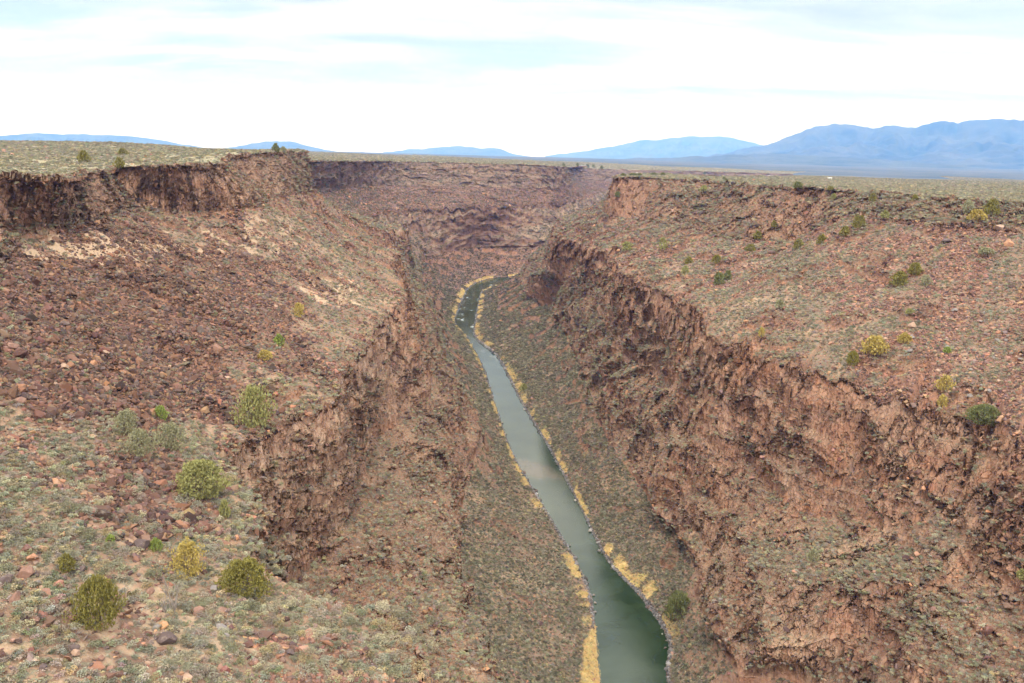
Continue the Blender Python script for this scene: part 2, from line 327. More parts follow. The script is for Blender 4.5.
def build_wall(W, OUT, side):
    W = np.array(W, float)
    if side > 0:
        for i in range(8): W[i, 3] = W[i, 2] + (W[i, 4] - W[i, 2]) * np.array([0.80, 0.80, 0.82])
        W[8:, 3, 2] -= 13; W[8:, 3, :2] += (W[8:, 4, :2] - W[8:, 3, :2]) * 0.25
    else:
        W[5:11, 3, 0] += 7; W[13:, 3, 2] -= 18; W[14:, 3, :2] += (W[14:, 4, :2] - W[14:, 3, :2]) * 0.35
    OUT = np.array(OUT, float)
    ctrl = np.concatenate([W, OUT[:, None, :]], 1)                    # (S, 6, 3)
    S = len(ctrl)
    # rows: spacing grows with the distance from the camera
    us = np.linspace(0, S - 1, 6000)
    path = interp_st(ctrl[:, 2, :], us)
    seg = np.linalg.norm(np.diff(path, axis=0), axis=1); dist = np.hypot(path[:-1, 0], path[:-1, 1]) + 60
    w = seg / dist * np.where(path[:-1, 1] < 70, 0.25, 1) * np.where(us[:-1] > S - 6, 0.35, 1)
    cum = np.concatenate([[0], np.cumsum(w)]); nrow = int(1850 * QUAL)
    u = np.interp(np.linspace(0, cum[-1], nrow), cum, us)
    C = interp_st(ctrl.reshape(S, -1), u).reshape(nrow, 6, 3)
    bank, toe, edge, foot, rim, outer = [C[:, i] for i in range(6)]
    hd = bank - rim; hd[:, 2] = 0
    k = 31; ker = np.ones(k) / k
    for j in (0, 1): hd[:, j] = np.convolve(np.pad(hd[:, j], k // 2, mode='edge'), ker, 'valid')
    hd /= np.linalg.norm(hd, axis=1)[:, None]                        # towards the river
    s = np.concatenate([[0], np.cumsum(np.linalg.norm(np.diff(path[:, :2], axis=0), axis=1))]); s = np.interp(u, us, s)
    cols, zone, tt = [], [], []
    def add(pts, z, t):
        cols.append(pts); zone.extend([z] * pts.shape[1]); tt.extend(list(t))
    def lin(A, B, n, end=False):
        t = np.linspace(0, 1, n, endpoint=end); return t, A[:, None] * (1 - t)[None, :, None] + B[:, None] * t[None, :, None]
    q = lambda n: max(4, int(n * QUAL))
    bed = bank + hd * 14; bed[:, 2] = -3.5
    t, p = lin(bed, bank, 8); add(p, 0, t)
    t, p = lin(bank, toe, q(120)); sag = -0.10 * (toe[:, 2] - bank[:, 2])[:, None] * np.sin(np.pi * t)[None]; p[..., 2] += sag; add(p, 1, t)
    # cliff zone: lower face, ledge, upper face; the ledge wanders along the gorge
    t = np.linspace(0, 1, q(400), endpoint=False)
    lo = 0.36 + 0.12 * noise(s / 90, 3.3 * side, 0.5); wl = 0.34 + 0.22 * noise(s / 70, 9.1, side * 1.7)
    but = (sstep(3.2, 4.2, u) * sstep(9.6, 8.2, u)) if side < 0 else 0 * u
    g1 = (lo * (1 - but) + 0.24 * but)[:, None]; g2 = ((lo + 0.16) * (1 - but) + 0.47 * but)[:, None]
    h1 = ((0.5 - wl / 2) * (1 - but) + 0.08 * but)[:, None]; h2 = ((0.5 + wl / 2) * (1 - but) + 0.93 * but)[:, None]
    T = t[None, :] + 0 * g1
    ta, tb = 0.34, 0.54
    hf = np.where(T < ta, T / ta * h1, np.where(T < tb, h1 + (T - ta) / (tb - ta) * (h2 - h1), h2 + (T - tb) / (1 - tb) * (1 - h2)))
    gf = np.where(T < ta, T / ta * g1, np.where(T < tb, g1 + (T - ta) / (tb - ta) * (g2 - g1), g2 + (T - tb) / (1 - tb) * (1 - g2)))
    p = toe[:, None] * (1 - hf)[..., None] + edge[:, None] * hf[..., None]
    p[..., 2] = toe[:, None, 2] * (1 - gf) + edge[:, None, 2] * gf
    add(p, 2, t)
    t, p = lin(edge, foot, q(330)); p[..., 2] += -0.07 * (foot[:, 2] - edge[:, 2])[:, None] * np.sin(np.pi * t)[None]; add(p, 3, t)
    t, p = lin(foot, rim, q(130)); add(p, 4, t)
    t = np.linspace(0, 1, q(200)) ** 3.2
    p = rim[:, None] * (1 - t)[None, :, None] + outer[:, None] * t[None, :, None]; add(p, 5, t)
    X = np.concatenate(cols, 1); zone = np.array(zone); tt = np.array(tt)
    ncol = X.shape[1]
    x, y, z = X[..., 0], X[..., 1], X[..., 2]
    Sg = np.broadcast_to(s[:, None], x.shape)
    D = np.hypot(x, y)
    # masks across the section
    prof = np.zeros(ncol)
    prof = np.where(zone == 2, sstep(0, 0.05, tt) * (1 - 0.0 * tt), prof)
    prof = np.where(zone == 3, 1 - sstep(0.0, 0.07, tt) + sstep(0.93, 1, tt) * 0.9, prof)
    prof = np.where(zone == 4, 1.0, prof)
    prof = np.where(zone == 5, 1 - sstep(0, 0.00004, tt), prof)
    cm = np.broadcast_to(prof[None], x.shape).copy()
    # low cliffs on the rounded upper right slope fade out near the camera
    if side > 0:
        f = 1 - sstep(430, 330, D) * (zone >= 3)[None] * 0.85 
        f = np.where((zone == 3)[None] & (tt < 0.5)[None], 1, f)
        cm *= f
    brk = sstep(-0.15, 0.25, fbm(x / 45 + 3, y / 45, z / 16 + 8 * side, 2))
    cm *= np.where((zone == 2)[None], 1 - 0.3 * (1 - brk), 1)
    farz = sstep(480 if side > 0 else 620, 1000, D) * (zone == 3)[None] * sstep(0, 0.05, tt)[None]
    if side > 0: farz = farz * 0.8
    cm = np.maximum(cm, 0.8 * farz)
    # gullies and buttresses
    n1 = fbm(x / 60, y / 60, z / 200 + side, 2); n2 = noise(x / 19, y / 19, z / 60 + 5); n3 = noise(x / 7.5, y / 7.5, z / 26 + 9)
    n4 = noise(x / 3.2, y / 3.2, z / 10 + 2)
    rid = 1 - 2 * np.abs(noise(Sg / 34, z / 130 + 4 * side, 0.5 + x * 0))
    zc = (zone == 2)[None] * 1.0
    cm_r = cm * (1 - 0.7 * sstep(0.9, 1, tt) * (zone == 2))[None] * (1 - 0.6 * (zone == 3) * (1 - sstep(0, 0.1, tt)))[None]
    macro = np.where(zone == 2, sstep(0, 0.08, tt), np.where(zone == 3, 1 - sstep(0.0, 0.33, tt), 0))[None] * (1 - 0.45 * (u[:, None] < 9) * (side < 0))
    Dh = macro * (n1 * 6.5 + rid * (4.5 if side > 0 else 3.0)) + cm_r * (n1 * 1.2 + n2 * 2.6 + (0.4 - np.abs(n3)) * 2.6 + n4 * 0.8)
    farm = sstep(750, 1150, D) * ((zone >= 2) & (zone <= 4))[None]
    Dh += farm * (6.0 * (0.35 - np.abs(noise(Sg / 42, z / 21 + 3, 0.7 + x * 0))) + 5.0 * (0.35 - np.abs(noise(Sg / 16, z / 13, 5.7 + x * 0))) + 9.0 * noise(Sg / 110, z / 60, 2.7 + x * 0))
    qv = z / 19.0 + 0.8 * noise(x / 120, y / 120, 1.9) + 0.25 * noise(x / 30, y / 30, 3.9) + 0.5 * noise(x / 70, y / 70, z / 30 + 5); fr = qv - np.floor(qv)
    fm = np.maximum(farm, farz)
    Dh += fm * (np.where(fr < 0.7, fr / 0.7, 1 - (fr - 0.7) / 0.3) - 0.5) * 8.0 * (1 - 0.75 * zc) * np.clip(0.75 + 1.1 * noise(x / 60, y / 60, z / 40 + 2), 0, 1.3)
    bandc = sstep(0.30, 0.42, fr) * sstep(0.88, 0.72, fr)
    # strata : sawtooth in height makes faces and ledges
    wob = noise(x / 45, y / 45, 7.7 + side) * 1.3 + noise(x / 14, y / 14, 3.1) * 0.35
    cm_r = cm_r * (1 - 0.6 * sstep(950, 1200, D))
    for lam, amp, off in ((17.0, 5.0, 0.2), (6.2, 1.3, 0.7)):
        qv = z / lam + wob * (1.0 if lam > 10 else 1.6) + off
        fr = qv - np.floor(qv)
        saw = np.where(fr < 0.82, fr / 0.82, 1 - (fr - 0.82) / 0.18) - 0.5
        am = np.clip(0.45 + 1.3 * noise(x / 30 + 9 + lam, y / 30, z / 22), 0.0, 1.4)
        Dh += saw * amp * am * cm_r * (zc + 0.35 * (1 - zc))
    # jointed blocks and columns: each cell of rock stands out or back as one piece
    ii = np.nonzero(cm > 0.05)
    wx = x[ii] + 1.5 * noise(x[ii] / 6, y[ii] / 6, z[ii] / 9); wy = y[ii] + 1.5 * noise(x[ii] / 6 + 9, y[ii] / 6, z[ii] / 9); wz = z[ii]
    blk = 0
    colm = (zone == 4)[None] * np.ones_like(x); colm = colm[ii]
    for sc, zs, amp, sdd in ((12.0, 1.7, 3.2, 3), (5.0, 1.9, 1.7, 11), (2.3, 2.1, 0.7, 29)):
        v_, _ = cells(wx / sc, wy / sc, wz / (sc * zs * (1 + 1.5 * colm)), sdd); blk = blk + v_ * amp
    fmi = np.maximum(farm, farz)[ii]
    if fmi.max() > 0:
        v_, _ = cells(wx / 24 + 2, wy / 24, wz / 15, 51); w_, _ = cells(wx / 11 + 2, wy / 11, wz / 9, 71); blk = blk + fmi * (v_ * 13 + w_ * 7)
    Dh[ii] += blk * cm_r[ii]
    # talus and slope relief
    slope = np.clip(1 - cm, 0, 1)
    fadeb = np.ones(ncol); fadeb = np.where(zone == 0, 0, fadeb); fadeb = np.where(zone == 1, sstep(0, 0.15, tt), fadeb)
    far = sstep(0, 0.02, np.where(zone == 5, tt, 0))
    dz = slope * fadeb[None] * (1.7 * noise(x / 28, y / 28, 2.2) + 0.9 * noise(x / 9, y / 9, 4.4) + 0.4 * noise(x / 3.3, y / 3.3, 1.1) + 0.22 * noise(x / 1.3, y / 1.3, 8.1))
    gul = (zone == 3) | (zone == 1)
    dz += slope * gul[None] * fadeb[None] * (-1.5 * np.abs(noise(Sg / 16 + 0.2 * n1, z / 120, 3.3 * side + x * 0)) + 0.5)
    dz = dz * (1 - far[None] * 0.4) + far[None] * 3.5 * noise(x / 260, y / 260, 6.6) * sstep(250, 900, D)
    # small outcrops on the upper slopes
    oc = fbm(x / 24 + 40, y / 24, z / 12, 2)
    thr = (0.36 if side < 0 else 0.30) - 0.34 * sstep(350, 800, D)
    ocm = sstep(thr, thr + 0.1, oc) * (0.25 + 0.75 * sstep(140, 230, D)) * ((zone == 3) * 1.0 + (zone == 1) * sstep(0.35, 0.6, tt) * 0.9)[None] * slope
    X[..., 0] += hd[:, None, 0] * Dh; X[..., 1] += hd[:, None, 1] * Dh
    lipw = np.where(zone == 2, sstep(0.55, 0.98, tt), np.where(zone == 3, 1 - sstep(0.0, 0.28, tt), 0))[None]
    notch = sstep(0.45, 1.0, 1 - 2.2 * np.abs(noise(Sg / 19 + 0.5 * n3, 2.2 + side, 0.4 + x * 0))) + 0.6 * sstep(0.5, 1.0, 1 - 2.2 * np.abs(noise(Sg / 8, 6.2 + side, 0.4 + x * 0)))
    und = noise(Sg / 31, 8.8, side + x * 0)
    lk = (1 - 0.7 * (u[:, None] < 9) * (side < 0))
    X[..., 2] += lipw * lk * (-5.0 * notch + 2.5 * und)
    X[..., 2] += dz + ocm * (2.0 + 3.2 * sstep(400, 900, D))
    cliff = np.clip(cm * (1 - fm) + fm * cm * (0.12 + 0.88 * np.clip(bandc * (0.35 + brk), 0, 1)) * ((zone == 4) * 0.0 + 1)[None] + (zone == 4)[None] * fm * 0.6 + ocm * 0.9, 0, 1)
    # where the land is really bare rock: blend of zone and local steepness is finished in the shader
    rub = np.zeros_like(x); gold = np.zeros_like(x); sand = np.zeros_like(x)
    plain = np.broadcast_to(np.where(zone == 5, sstep(0, 0.0003, tt), 0)[None], x.shape).copy()
    px, py, dep = project(X)
    nb = noise(x / 18, y / 18, z / 18) * 0.5 + noise(x / 6, y / 6, z / 6) * 0.3
    n_s = noise(x / 7, y / 7, z / 7 + 3) * 0.6 + noise(x / 2.5, y / 2.5, z / 2.5) * 0.4
    if side < 0:
        rg = (zone == 3)[None] * sstep(-0.15, 0.15, 0.42 + nb - ((px - 120) / 240) ** 2 - ((py - 330) / 130) ** 2 + 0.25)
        rg2 = (zone == 3)[None] * sstep(-0.1, 0.2, 0.45 + nb - ((px - 150) / 110) ** 2 - ((py - 500) / 60) ** 2)
        rub = np.maximum(rg, rg2); rgs = rub.copy()
        rub = np.maximum(rub, (zone == 3)[None] * sstep(0.15, 0.35, nb) * 0.8)
        sand = (zone == 3)[None] * sstep(0.0, 0.35, 0.1 + n_s * 2.2 - 0.5 * ((px - 110) / 150) ** 2 - 0.5 * ((py - 630) / 75) ** 2) * 0.55
        sand = np.maximum(sand, (zone == 3)[None] * sstep(0.1, 0.4, 0.45 + n_s * 1.4 - ((px - 335) / 36) ** 2 - ((py - 290) / 24) ** 2) * 0.7)
        sand = np.maximum(sand, (zone == 3)[None] * sstep(0.1, 0.4, 0.45 + n_s * 1.6 - ((px - 110) / 130) ** 2 - ((py - 250) / 25) ** 2) * 0.75)
        sand = np.maximum(sand, (zone == 3)[None] * sstep(0.1, 0.4, 0.3 + n_s * 1.6 - ((px - 250) / 90) ** 2 - ((py - 235) / 30) ** 2) * 0.6)
    else:
        rgs = np.zeros_like(x); rub = (zone == 3)[None] * sstep(0.0, 0.3, nb * 1.2 - 0.1 + 0.5 * sstep(700, 1000, px))
    TT = np.broadcast_to(tt[None], x.shape)
    stk = noise(Sg / 11 + 1.5 * n_s, TT * 1.6 + 3, 0.5 + side) + 0.6 * noise(Sg / 4.5 + n_s, TT * 3, 7.5)
    slp = ((zone == 1) | (zone == 3))[None]
    rub = np.maximum(rub, slp * sstep(0.05, 0.4, stk + 0.6 * nb) * np.where(zone == 1, 0.25, 0.9)[None])
    rub = rub * (1 - 0.75 * sstep(0.15, 0.45, -stk + 0.8 * n_s)); rub = np.maximum(rub, rgs * 0.95)
    rub = np.maximum(rub, slp * 0.65 * sstep(850, 1250, D))
    gn = noise(Sg / 17, 1.5 + side, 0.3 + x * 0) + 0.5 * noise(Sg / 6, 8.5, x * 0)
    bt = np.where(zone == 1, tt, 1.0)[None]
    span = np.linalg.norm((toe - bank), axis=1)[:, None] * bt
    gold = sstep(0.0, 0.2, gn + 0.08) * sstep(10.5, 6.5, span + 7 * nb + 3 * gn) * sstep(1.2, 2.2, span) * sstep(300, 330, D)
    if side < 0: gold = np.maximum(gold, (zone == 1)[None] * sstep(0.0, 0.3, 1 - ((px - 594) / 13) ** 2 - ((py - 668) / 42) ** 2 + 0.5 * nb) * (D < 360))
    shore = sstep(3.2, 1.5, span) * (zone <= 1)[None]
    rub = np.maximum(rub, shore)
    if side < 0: pale = but[:, None] * sstep(0.5, 0.6, tt)[None] * (zone == 2)[None] * 1.0 + (zone == 4)[None] * 0.55 * (D < 650)
    else: pale = (zone == 2)[None] * sstep(0.0, 0.35, fbm(x / 35 + 7, y / 35, z / 25, 2)) * 0.8 * sstep(900, 500, D)
    name = 'west_canyon_wall' if side < 0 else 'east_canyon_wall'
    me = grid_mesh(name, X, dict(pale=pale, far_dark=np.clip(fm * 0.5, 0, 0.5), cliff=cliff, rubble=np.clip(rub, 0, 1), gold=gold, plain=plain, sand=sand), flip=(side > 0))
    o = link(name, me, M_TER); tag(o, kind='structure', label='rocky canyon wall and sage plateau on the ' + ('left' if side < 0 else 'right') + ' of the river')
    return dict(X=X.astype(np.float32), zone=zone, tt=tt, cliff=cliff, rub=rub, rgs=rgs, gold=gold, plain=plain, sand=sand, shore=shore, bank=bank, px=px, py=py, dep=dep, side=side, span=span, D=D)
LWD = build_wall(LW, LOUT, -1)
RWD = build_wall(RW, ROUT, 1)

# ------------------------------------------------------------------ river
def build_river():
    lb, rb = LWD['bank'], RWD['bank']
    n = 900
    def res(b):
        s = np.concatenate([[0], np.cumsum(np.linalg.norm(np.diff(b, axis=0), axis=1))])
        return b, s
    # match the banks through shared stations (same ordering northwards)
    def rs(b, m):
        s = np.concatenate([[0], np.cumsum(np.linalg.norm(np.diff(b, axis=0), axis=1))]); q = np.linspace(0, s[-1], m)
        return np.stack([np.interp(q, s, b[:, i]) for i in range(3)], 1)
    A = rs(lb, n); B = rs(rb, 4000)
    d = ((A[:, None, :2] - B[None, :, :2]) ** 2).sum(2); j = np.maximum.accumulate(d.argmin(1)); Bm = B[j]
    e = (Bm - A); e /= np.linalg.norm(e, axis=1)[:, None] + 1e-9
    A2 = A - e * 5; B2 = Bm + e * 5
    t = np.linspace(0, 1, 24)
    X = A2[:, None] * (1 - t)[None, :, None] + B2[:, None] * t[None, :, None]; X[..., 2] = 0.0
    px, py, _ = project(X)
    nb = noise(X[..., 0] / 5, X[..., 1] / 11, 0.4)
    nb = fbm(X[..., 0] / 6, X[..., 1] / 16, 0.4, 3)
    foam = np.clip(sstep(0.35, 1.3, nb) * 0.7 * sstep(334, 326, py) + sstep(0.25, 0.5, nb) * sstep(20, 5, np.abs(py - 352)) * 0.12, 0, 1)
    shal = np.clip(1.0 - ((px - 534 - (py - 468) * 1.5) / 22) ** 2 - ((py - 470) / 13) ** 2 + nb * 0.5, 0, 1)
    shal = np.maximum(shal, np.clip(1.0 - np.abs(t[None] - 0.0) * 7, 0, 1) * 0.6)
    shal = np.maximum(shal, np.clip(1.0 - np.abs(t[None] - 1.0) * 9, 0, 1) * 0.5)
    m, tr, b, out = new_mat('river_water')
    co = N(tr, 'ShaderNodeTexCoord').outputs['Object']
    f = tattr(tr, 'foam').outputs['Fac']; sh = tattr(tr, 'shallow').outputs['Fac']
    deep = tramp(tr, tnoise(tr, co, 0.05, 3, 0.5, 0.6), [(0.35, (0.012, 0.026, 0.010)), (0.65, (0.03, 0.048, 0.026))])
    c = tmix(tr, sh, deep, (0.085, 0.068, 0.042)); c = tmix(tr, f, c, (0.62, 0.68, 0.70))
    L(tr, c, b.inputs['Base Color']); b.inputs['IOR'].default_value = 1.33; b.inputs['Specular IOR Level'].default_value = 0.6
    L(tr, tmath(tr, 'ADD', tmath(tr, 'MULTIPLY', f, 0.5), tmap(tr, tnoise(tr, co, 0.06, 3, 0.5, 0.5, loc=(4, 4, 4)), 0.4, 0.6, 0.05, 0.11)), b.inputs['Roughness'])
    bn = N(tr, 'ShaderNodeBump'); bn.inputs['Strength'].default_value = 0.35; bn.inputs['Distance'].default_value = 0.12
    L(tr, tnoise(tr, co, 0.9, 5, 0.6, 0.5), bn.inputs['Height']); L(tr, bn.outputs[0], b.inputs['Normal'])
    me = grid_mesh('river', X, dict(foam=foam, shallow=shal)); o = link('river', me, m); tag(o, kind='structure', label='green river winding along the canyon floor')
build_river()

# ------------------------------------------------------------------ valley floor and mountains
def far_mat(name, lo, hi, snow=None, scale=0.0012):
    m, t, b, out = new_mat(name)
    co = N(t, 'ShaderNodeTexCoord').outputs['Object']
    c = tramp(t, tnoise(t, co, scale, 8, 0.65, 0.4), [(0.35, lo), (0.65, hi)])
    if snow:
        sx = N(t, 'ShaderNodeSeparateXYZ'); L(t, co, sx.inputs[0])
        zz = tmath(t, 'ADD', sx.outputs[2], tmath(t, 'MULTIPLY', tnoise(t, co, 0.0016, 8, 0.7), 900.0))
        c = tmix(t, tmap(t, zz, snow, snow + 120), c, (0.75, 0.78, 0.8))
    L(t, c, b.inputs['Base Color'])
    return m
def valley():
    n, m = 260, 330
    ang = np.linspace(R(-80), R(80), n); r = np.geomspace(2700, 45000, m)
    A, Rr = np.meshgrid(ang, r, indexing='ij')
    x = np.sin(A) * Rr; y = np.cos(A) * Rr
    ax = np.degrees(A)
    edge = np.interp(ax, [-80, -31, -14, -4, 6, 18, 31, 80], [172, 172, 160, 150, 135, 100, 95, 95])
    far = np.interp(ax, [-80, -31, 0, 31, 80], [180, 178, 178, 180, 180])
    z = edge + (far - edge) * sstep(5000, 17000, Rr) + 5 * noise(x / 900, y / 900, 0.5) + 12 * noise(x / 3000, y / 3000, 3.5) * sstep(3500, 8000, Rr)
    z -= sstep(3600, 2900, Rr) * 60
    X = np.stack([x, y, z], 2)
    o = link('valley_plain', grid_mesh('valley_plain', X, flip=True), far_mat('valley_ground', (0.025, 0.035, 0.025), (0.10, 0.09, 0.065), scale=0.0012)); tag(o, kind='structure', label='hazy sage plain stretching to the mountains')
valley()
def range_(name, pts, dist, depth, mat, label, rough=1.0, base=120, seed=0):
    """a mountain range: a crest at real distance and height, eroded flanks falling to the plain on both sides"""
    pts = np.array([[px, py] for px, py in pts], float)
    pxs = np.linspace(pts[0, 0], pts[-1, 0], 700)
    pys = np.interp(pxs, pts[:, 0], pts[:, 1])
    pys = pys + (1.9 * noise(pxs / 17, pys * 0 + seed + .5, 0.3) + 1.3 * noise(pxs / 6, pys * 0 + seed + .5, 0.3)) * (rough if dist < 30000 else 0.5)
    cr = []
    for a, b in zip(pxs, pys):
        d = fw + rt * (a - CX) / F - up * (b - CY) / F; k = dist / math.hypot(d[0], d[1]); cr.append(CAM + d * k)
    cr = np.array(cr); cr[:, 2] = np.maximum(cr[:, 2], base + 5)
    v = np.linspace(-1, 1, 200)
    n = np.array([cr[:, 0], cr[:, 1]]).T; n /= np.linalg.norm(n, axis=1)[:, None]
    VV = v[None, :]
    x = cr[:, None, 0] + n[:, None, 0] * VV * depth; y = cr[:, None, 1] + n[:, None, 1] * VV * depth
    hgt = (cr[:, 2] - base)[:, None]
    a = np.abs(VV)
    shape = (1 - a) ** 1.25
    wl = depth / 3.2
    rd = np.abs(noise(x / wl + seed, y / wl, 0.5)) + 0.5 * np.abs(noise(x / wl * 2.3 + seed, y / wl * 2.3, 2.5)) + 0.3 * np.abs(noise(x / wl * 5 + seed, y / wl * 5, 4.5)) + 0.18 * noise(x / wl * 12, y / wl * 12, 4.5)
    z = base + hgt * np.clip(shape * (1 - rough * 0.75 * rd * np.clip(a * 4, 0.06, 1)), 0, 2) - 30 * (a > 0.98)
    o = link(name, grid_mesh(name, np.stack([x, y, z], 2), flip=True), mat); tag(o, kind='structure', label=label)
MTN = far_mat('forested_mountain', (0.012, 0.022, 0.024), (0.07, 0.07, 0.06), snow=1800)
FOOT = far_mat('foothill_scrub', (0.02, 0.03, 0.022), (0.07, 0.075, 0.055))
range_('mountain_range', [(640, 166), (690, 158), (740, 150), (775, 142), (800, 133), (826, 124), (845, 123), (870, 127), (893, 124), (915, 126), (930, 121), (945, 118.5), (958, 121), (975, 118), (1000, 118), (1024, 120), (1060, 116), (1120, 124), (1200, 118), (1300, 130)], 24000, 7500, MTN, 'high blue mountain range with traces of snow on the right')
range_('distant_range', [(545, 156), (575, 152), (600, 148), (622, 144), (640, 139), (660, 139.5), (675, 137), (690, 135), (705, 135.5), (722, 136), (735, 138), (750, 142), (775, 149), (800, 152), (860, 160)], 38000, 7000, MTN, 'paler far mountains behind the centre right', seed=4)
range_('blue_hills', [(370, 154), (385, 152.5), (410, 149.5), (425, 149), (440, 146.5), (462, 145.5), (480, 148), (498, 148), (512, 153), (530, 156)], 34000, 3500, MTN, 'low blue hills on the horizon near the centre', seed=8)
range_('blue_hills', [(205, 152), (236, 146), (252, 143), (268, 141), (290, 141.5), (303, 144), (318, 148.5), (335, 151.5), (365, 152.5)], 30000, 3500, MTN, 'low blue hill behind the left cliff corner', seed=12)
range_('blue_hills', [(-260, 134), (-120, 129), (-60, 131), (0, 136), (22, 133.5), (45, 132.5), (62, 134), (85, 133.5), (100, 135), (118, 134.5), (140, 137), (165, 141), (200, 147), (235, 152)], 30000, 3500, MTN, 'low blue hills beyond the plateau at the far left', seed=15)
range_('foothills', [(560, 161), (620, 159), (680, 157), (730, 155), (780, 154), (820, 156), (860, 158), (900, 160), (940, 164), (1000, 169), (1060, 172)], 16500, 3600, FOOT, 'dark wooded foothills under the mountains', rough=0.5, base=90, seed=20)

# ------------------------------------------------------------------ haze
def haze():
    me = bpy.data.meshes.new('haze'); bm = bmesh.new(); bmesh.ops.create_cube(bm, size=1)
    x0, x1, y0, y1, z0, z1 = -46000, 46000, -3000, 46500, -300, 3200
    for v in bm.verts: v.co = ((x0 if v.co.x < 0 else x1), (y0 if v.co.y < 0 else y1), (z0 if v.co.z < 0 else z1))
    bm.to_mesh(me); bm.free()
    m = bpy.data.materials.new('haze_air'); m.use_nodes = True; t = m.node_tree; t.nodes.clear()
    out = N(t, 'ShaderNodeOutputMaterial'); v = N(t, 'ShaderNodeVolumePrincipled')
    v.inputs['Color'].default_value = (0.17, 0.39, 1.0, 1); v.inputs['Density'].default_value = 4.6e-5; v.inputs['Anisotropy'].default_value = 0.1
    v.inputs['Absorption Color'].default_value = (1, 1, 1, 1)
    L(t, v.outputs[0], out.inputs['Volume'])
    o = link('haze', me, m); tag(o, kind='stuff', label='thin blue haze in the air')
haze()

# ------------------------------------------------------------------ scattered pieces
LIB = bpy.data.collections
def rock_mesh(name, seed, n=13, flat=0.7):
    r = random.Random(seed); bm = bmesh.new()
    for i in range(n):
        v = Vector((r.gauss(0, 1), r.gauss(0, 1), r.gauss(0, 1))).normalized() * r.uniform(0.75, 1.0)
        bm.verts.new((v.x * r.uniform(0.9, 1.1), v.y * 0.85, v.z * flat))
    g = bmesh.ops.convex_hull(bm, input=bm.verts)
    bmesh.ops.delete(bm, geom=[v for v in bm.verts if not v.link_faces], context='VERTS')
    me = bpy.data.meshes.new(name); bm.to_mesh(me); bm.free(); return me
def leaf_cloud(name, seed, n, size, dome=0.8, inner=0.55, lumps=5, up_bias=0.0, spread=0.5):
    """a clump of many small leaf faces spread through the volume of several merged lumps"""
    g = np.random.default_rng(seed)
    lc = g.normal(size=(lumps, 3)) * spread * np.array([1, 1, 0.45]); lc[0] = 0; lr = g.uniform(0.45, 0.75, lumps)
    lc[:, 2] = np.abs(lc[:, 2]) + 0.15
    k = g.integers(0, lumps, n)
    d = g.normal(size=(n, 3)); d /= np.linalg.norm(d, axis=1)[:, None]; d[:, 2] = np.where(d[:, 2] < -0.3, -d[:, 2], d[:, 2])
    rr = g.uniform(inner, 1, n) ** 0.5
    c = lc[k] + d * (lr[k] * rr)[:, None] * np.array([1, 1, dome]); c[:, 2] = np.maximum(c[:, 2], 0.02)
    a = g.normal(size=(n, 3)) * 0.7 + d * 0.5; a /= np.linalg.norm(a, axis=1)[:, None]
    b = np.cross(a, g.normal(size=(n, 3))); b /= np.linalg.norm(b, axis=1)[:, None]
    sz = size * g.uniform(0.6, 1.4, n)[:, None]
    V = np.stack([c - b * sz, c + b * sz, c + a * sz * 1.9], 1).reshape(-1, 3)
    me = bpy.data.meshes.new(name); me.vertices.add(3 * n); me.vertices.foreach_set('co', V.reshape(-1).astype(np.float32))
    me.loops.add(3 * n); me.loops.foreach_set('vertex_index', np.arange(3 * n, dtype=np.int32)); me.polygons.add(n)
    me.polygons.foreach_set('loop_start', np.arange(0, 3 * n, 3, dtype=np.int32)); me.update(); return me
ROCKS = [rock_mesh('scree_stone', 100 + i, n=12 + i % 4, flat=0.62 + 0.06 * (i % 3)) for i in range(8)]
SAGES = [leaf_cloud('sage_clump', 200 + i, 190, 0.11, lumps=4 + i % 3) for i in range(6)]
TUFTS = [leaf_cloud('grass_tuft', 300 + i, 90, 0.07, dome=1.0, lumps=3) for i in range(3)]
def collect(name, meshes, mat):
    c = bpy.data.collections.new(name)
    for i, me in enumerate(meshes):
        if not me.materials: me.materials.append(mat)
        c.objects.link(bpy.data.objects.new(name, me))
    return c
C_ROCK = collect('scree_source', ROCKS, M_ROCK); C_SAGE = collect('sage_source', SAGES, M_SAGE)
